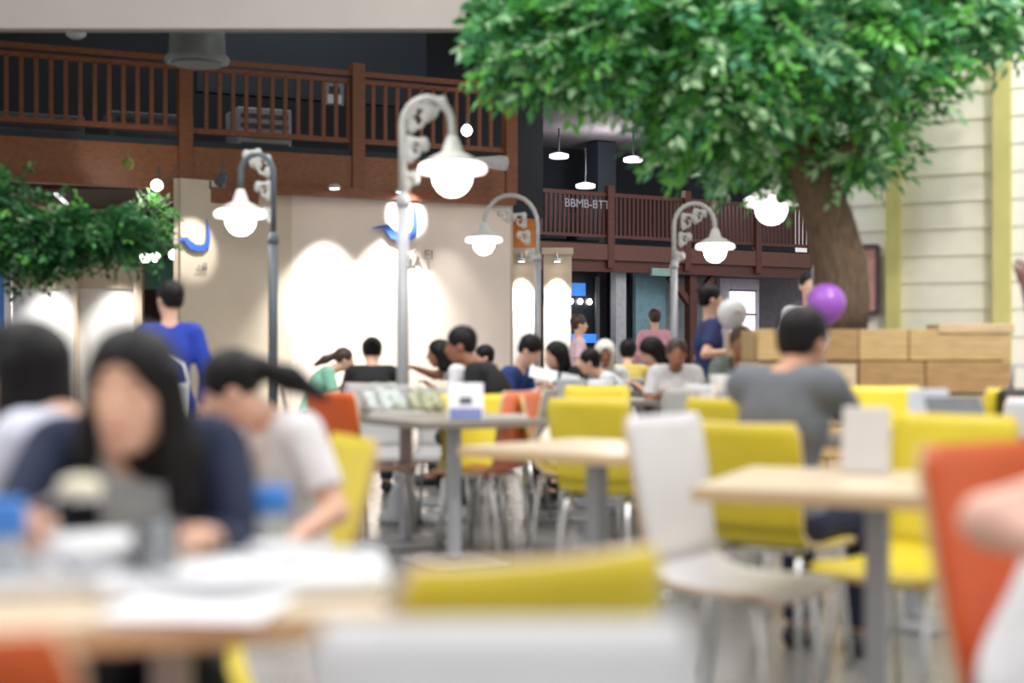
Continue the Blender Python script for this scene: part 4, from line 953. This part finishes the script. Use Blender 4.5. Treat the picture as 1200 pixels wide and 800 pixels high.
for i in range(6):
    bx(bm, (0, -.08+i*.032, .003+.002*math.sin(i*1.3)), (.22, .034, .002), rx=.08*math.cos(i*1.3))
obj('sheet', bm, PAPER, th)
th = thing('glass', 'clear drinking glass glinting on the front table', 'glass', on(183, 690))
bm = NB(); lathe(bm, [(.026, 0), (.028, .003), (.036, .1), (.034, .1), (.027, .008), (.005, .006)], 24); obj('tumbler', bm, mat('clear glass', (240, 244, 246), .03, var=0, trans=.95), th)
bm = NB(); lathe(bm, [(.026, .009), (.031, .06), (.004, .061)], 20); obj('water', bm, mat('water', (236, 242, 246), .02, var=0, trans=.95), th)
def bottle(c, lab, h=.15, r=.028):
    th = thing('drink_bottle', lab, 'bottle', c)
    bm = NB(); lathe(bm, [(r*.9, 0), (r, .006), (r, h*.55), (r*.92, h*.62)], 20); obj('body', bm, mat('clear bottle plastic', (226, 236, 242), .1, var=0, trans=.6), th)
    bm = NB(); lathe(bm, [(r*.95, h*.6), (r*1.06, h*.62), (r*1.06, h*.97), (r*.98, h)], 20); obj('cap', bm, BLUEB, th)
bottle(on(320, 648), 'clear cup with a bright blue lid at the far table corner', .115)
bottle(on(4, 690), 'clear bottle with a blue lid at the left picture edge', .13, .03)
th = thing('pen', 'dark blue pen lying at the right table edge', 'pen', on(368, 686, TZ+.006), .3)
bm = NB(); tube(bm, [(-.06, 0, 0), (.05, 0, 0), (.065, 0, 0)], [.005, .005, .001], 8); obj('barrel', bm, mat('navy pen plastic', (40, 56, 130), .4), th)
bm = NB(); tube(bm, [(-.065, 0, 0), (-.03, 0, 0)], .006, 8); obj('cap', bm, BLACK, th)
th = thing('spoon', 'metal spoon loaded with rice raised by the woman in navy', 'spoon', P(94, 580, 2.12))
bm = NB(); bmesh.ops.create_uvsphere(bm, u_segments=14, v_segments=8, radius=1, matrix=Matrix.Diagonal((.036, .024, .008, 1))); obj('bowl', bm, STEEL, th)
hb = P(24, 602, 2.13)-P(94, 580, 2.12)
bm = NB(); tube(bm, [(-.03, 0, 0), hb*.5+Vector((0, 0, .008)), hb], [.005, .004, .005], 8); obj('handle', bm, STEEL, th)
bm = NB(); bmesh.ops.create_icosphere(bm, subdivisions=3, radius=1, matrix=Matrix.Translation((0, 0, .012)) @ Matrix.Diagonal((.034, .024, .018, 1))); obj('rice', bm, FOOD, th)
# menu stands (bent card wedges)
def stand(c, rz, lab, w_=.11, h=.2, m=PAPER, mark=True, dep=.1):
    th = thing('menu_stand', lab, 'menu stand', c, rz)
    bm = NB(); prism(bm, [(-dep/2, 0), (dep/2, 0), (dep*.2, h), (-dep*.02, h)], -w_/2, w_/2, Matrix(((0, 0, 1, 0), (1, 0, 0, 0), (0, 1, 0, 0), (0, 0, 0, 1)))); cd_o = bevel(obj('card', bm, m, th), .006)
    if mark:
        tilt = math.atan2(dep*.48, h)
        bm = NB(); bx(bm, (0, -dep*.5-.002+.02*dep*2.3, h*.16), (w_*.9, .004, h*.3), rx=-tilt); obj('blue_band', bm, mat('slate blue print', (112, 124, 172), .5), cd_o)
        bm = NB(); bx(bm, (0, -dep*.5+.5*dep*.48-.003, h*.52), (w_*.34, .004, h*.18), rx=-tilt); obj('emblem', bm, mat('dark slate print', (72, 78, 100), .5), cd_o)
    return th
stand(Vector((-.235, 7.2, TZ)), .08, 'white menu stand with a blue band on the grey table', .18, .18)
MGREY = mat('warm grey card', (206, 202, 198), .6, var=.03)
stand(on(1015, 553), -.35, 'warm grey menu stand leaning on the maple table', .13, .185, MGREY, False, .12)
stand(Vector((1.69, 5.78, TZ)), -.3, 'pale blue white menu stand on the dark table of the man in grey', .16, .19, mat('cool white card', (214, 218, 228), .6), False)
th = thing('tablet', 'grey tablet propped on a dark case on the dark table', 'tablet', Vector((1.74, 5.55, TZ)), .35)
bm = NB(); bx(bm, (0, 0, .09), (.26, .012, .17), rx=-.5); bevel(obj('screen', bm, mat('grey tablet glass', (120, 124, 126), .3), th), .004)
bm = NB(); bx(bm, (0, -.02, .008), (.28, .17, .014)); bevel(obj('case', bm, BLACK, th), .004)
th = thing('napkin_box', 'grey napkin box on the table of the boy in navy', 'napkin box', Vector((.38, 9.3, TZ)), .1)
bm = NB(); bx(bm, (0, 0, .08), (.19, .12, .16)); bevel(obj('case', bm, mat('grey box plastic', (176, 180, 184), .5), th), .01)
bm = NB(); bx(bm, (0, -.0, .17), (.12, .03, .04), ry=.2); obj('napkin', bm, PAPER, th)
th = thing('boys_sheet', 'white sheet held by the boy in navy', 'paper', P(637, 438, 10.1)); th.rotation_euler = (.5, .2, 0)
bm = NB(); bx(bm, (0, 0, 0), (.2, .15, .004)); obj('sheet', bm, PAPER, th)
th = thing('tote_bag', 'slumped white tote bag on the edge-on yellow chair', 'bag', Vector((.27, 7.7, .452)), .3)
bm = NB(); bmesh.ops.create_icosphere(bm, subdivisions=4, radius=1)
for v in bm.verts:
    c = v.co.copy(); k = 1+.06*math.sin(7*c.x+4*c.z)+.05*math.sin(11*c.y-6*c.z)
    v.co = Vector((c.x*.13*k, c.y*.07*k*(1.25-.5*c.z), (c.z*.5+.5)*.27*(1+.05*math.sin(9*c.x))))
for f in bm.faces: f.smooth = True
obj('sack', bm, TRAY, th)
for sy in (-1, 1):
    bm = NB(); tube(bm, [(-.06, sy*.02, .24), (-.05, sy*.03, .33), (0, sy*.03, .36), (.05, sy*.03, .33), (.06, sy*.02, .24)], .008, 6); obj('handle', bm, TRAY, th)
# bags and papers on the grey table
def bag(c, r, lab, m, sz=(1, .7, .7)):
    th = thing('plastic_bag', lab, 'bag', c)
    bm = NB(); bmesh.ops.create_icosphere(bm, subdivisions=4, radius=r)
    for v in bm.verts:
        n_ = v.co.normalized(); k = 1+.14*math.sin(9*n_.x+3*n_.z)+.1*math.sin(13*n_.y-5*n_.z)+.08*math.sin(21*n_.x*n_.y)
        v.co = Vector((v.co.x*sz[0]*k, v.co.y*sz[1]*k, max(v.co.z*sz[2]*k, -r*sz[2]*.55)+r*sz[2]*.55))
    for f in bm.faces: f.smooth = True
    obj('sack', bm, m, th)
    for s_ in (-1, 1):
        bm = NB(); tube(bm, [(s_*.04, 0, r*sz[2]*1.2), (s_*.07, 0, r*sz[2]*1.8), (s_*.03, .02, r*sz[2]*1.9)], .01, 6); obj('handle', bm, m, th)
bag(Vector((-.72, 7.9, TZ)), .12, 'crumpled translucent grey plastic bag on the grey table', mat('grey plastic film', (186, 194, 192), .3, var=.15))
bag(Vector((-.50, 8.1, TZ)), .1, 'olive and pink snack bag beside the grey plastic bag', mat('olive snack wrapper', (168, 170, 140), .4, var=.3, scale=12))
for k, (x, y, a) in enumerate(((-.78, 8.15, .3), (-.62, 7.78, -.2), (-.08, 7.42, .5))):
    th = thing('magazine', ('magazine lying behind the grey plastic bag', 'magazine lying before the grey plastic bag', 'pale leaflet beside the white menu stand')[k], 'magazine', Vector((x, y, TZ)), a)
    bm = NB(); bx(bm, (0, 0, .006), (.26, .19, .01)); obj('pages', bm, PAPER, th)
    bm = NB(); bx(bm, (0, 0, .0125), (.262, .192, .003)); obj('cover', bm, mat('muted cover print', (180, 176, 160), .5, var=.3, scale=10), th)
# bags elsewhere
th = thing('shoulder_bag', 'white shoulder bag on the person in royal blue', 'bag', P(213, 470, 8.45)-Vector((0, 0, .12)), .5)
bm = NB(); bx(bm, (0, 0, .12), (.1, .05, .22)); bevel(obj('pouch', bm, PAPER, th), .02)
bm = NB(); tube(bm, [(-.05, 0, .22), (-.06, .04, .34), (-.05, .06, .4), (.03, .05, .34), (.05, 0, .22)], .01, 6); obj('strap', bm, PAPER, th)
th = thing('bucket', 'white tub with a blue base in front of the grey green jacket', 'tub', P(851, 455, 8.6)-Vector((0, 0, .06)))
th.location.z = TZ
bm = NB(); lathe(bm, [(.08, 0), (.09, .01), (.1, .2), (.09, .2), (.08, .03)], 20); obj('wall', bm, MGREY, th)
bm = NB(); lathe(bm, [(.086, .005), (.094, .01), (.098, .06), (.09, .06)], 20); obj('blue_band', bm, BLUEB, th)
table(P(851, 455, 8.6).x, 8.65, 0, 'small table carrying the white tub', top=TOPD)
bowl(Vector((.62, 9.95, TZ)), .1, .14, 'deep white bowl on the far table before the white hood')
th = thing('black_handbag', 'black handbag at the right edge below the raised arm', 'bag', P(1192, 450, 7.4)-Vector((0, 0, .0))); th.location.z = .46
bm = NB(); bx(bm, (.05, 0, .22), (.3, .12, .44)); bevel(obj('body', bm, BLACK, th), .04, 3)
bm = NB(); tube(bm, [(-.03, 0, .42), (-.02, 0, .56), (.12, 0, .56), (.13, 0, .42)], .012, 6); obj('handle', bm, GREYMET, th)
chair(P(1204, 450, 7.42).x, 7.42, 90, 'white', 'white chair carrying the black handbag at the right edge', .86)
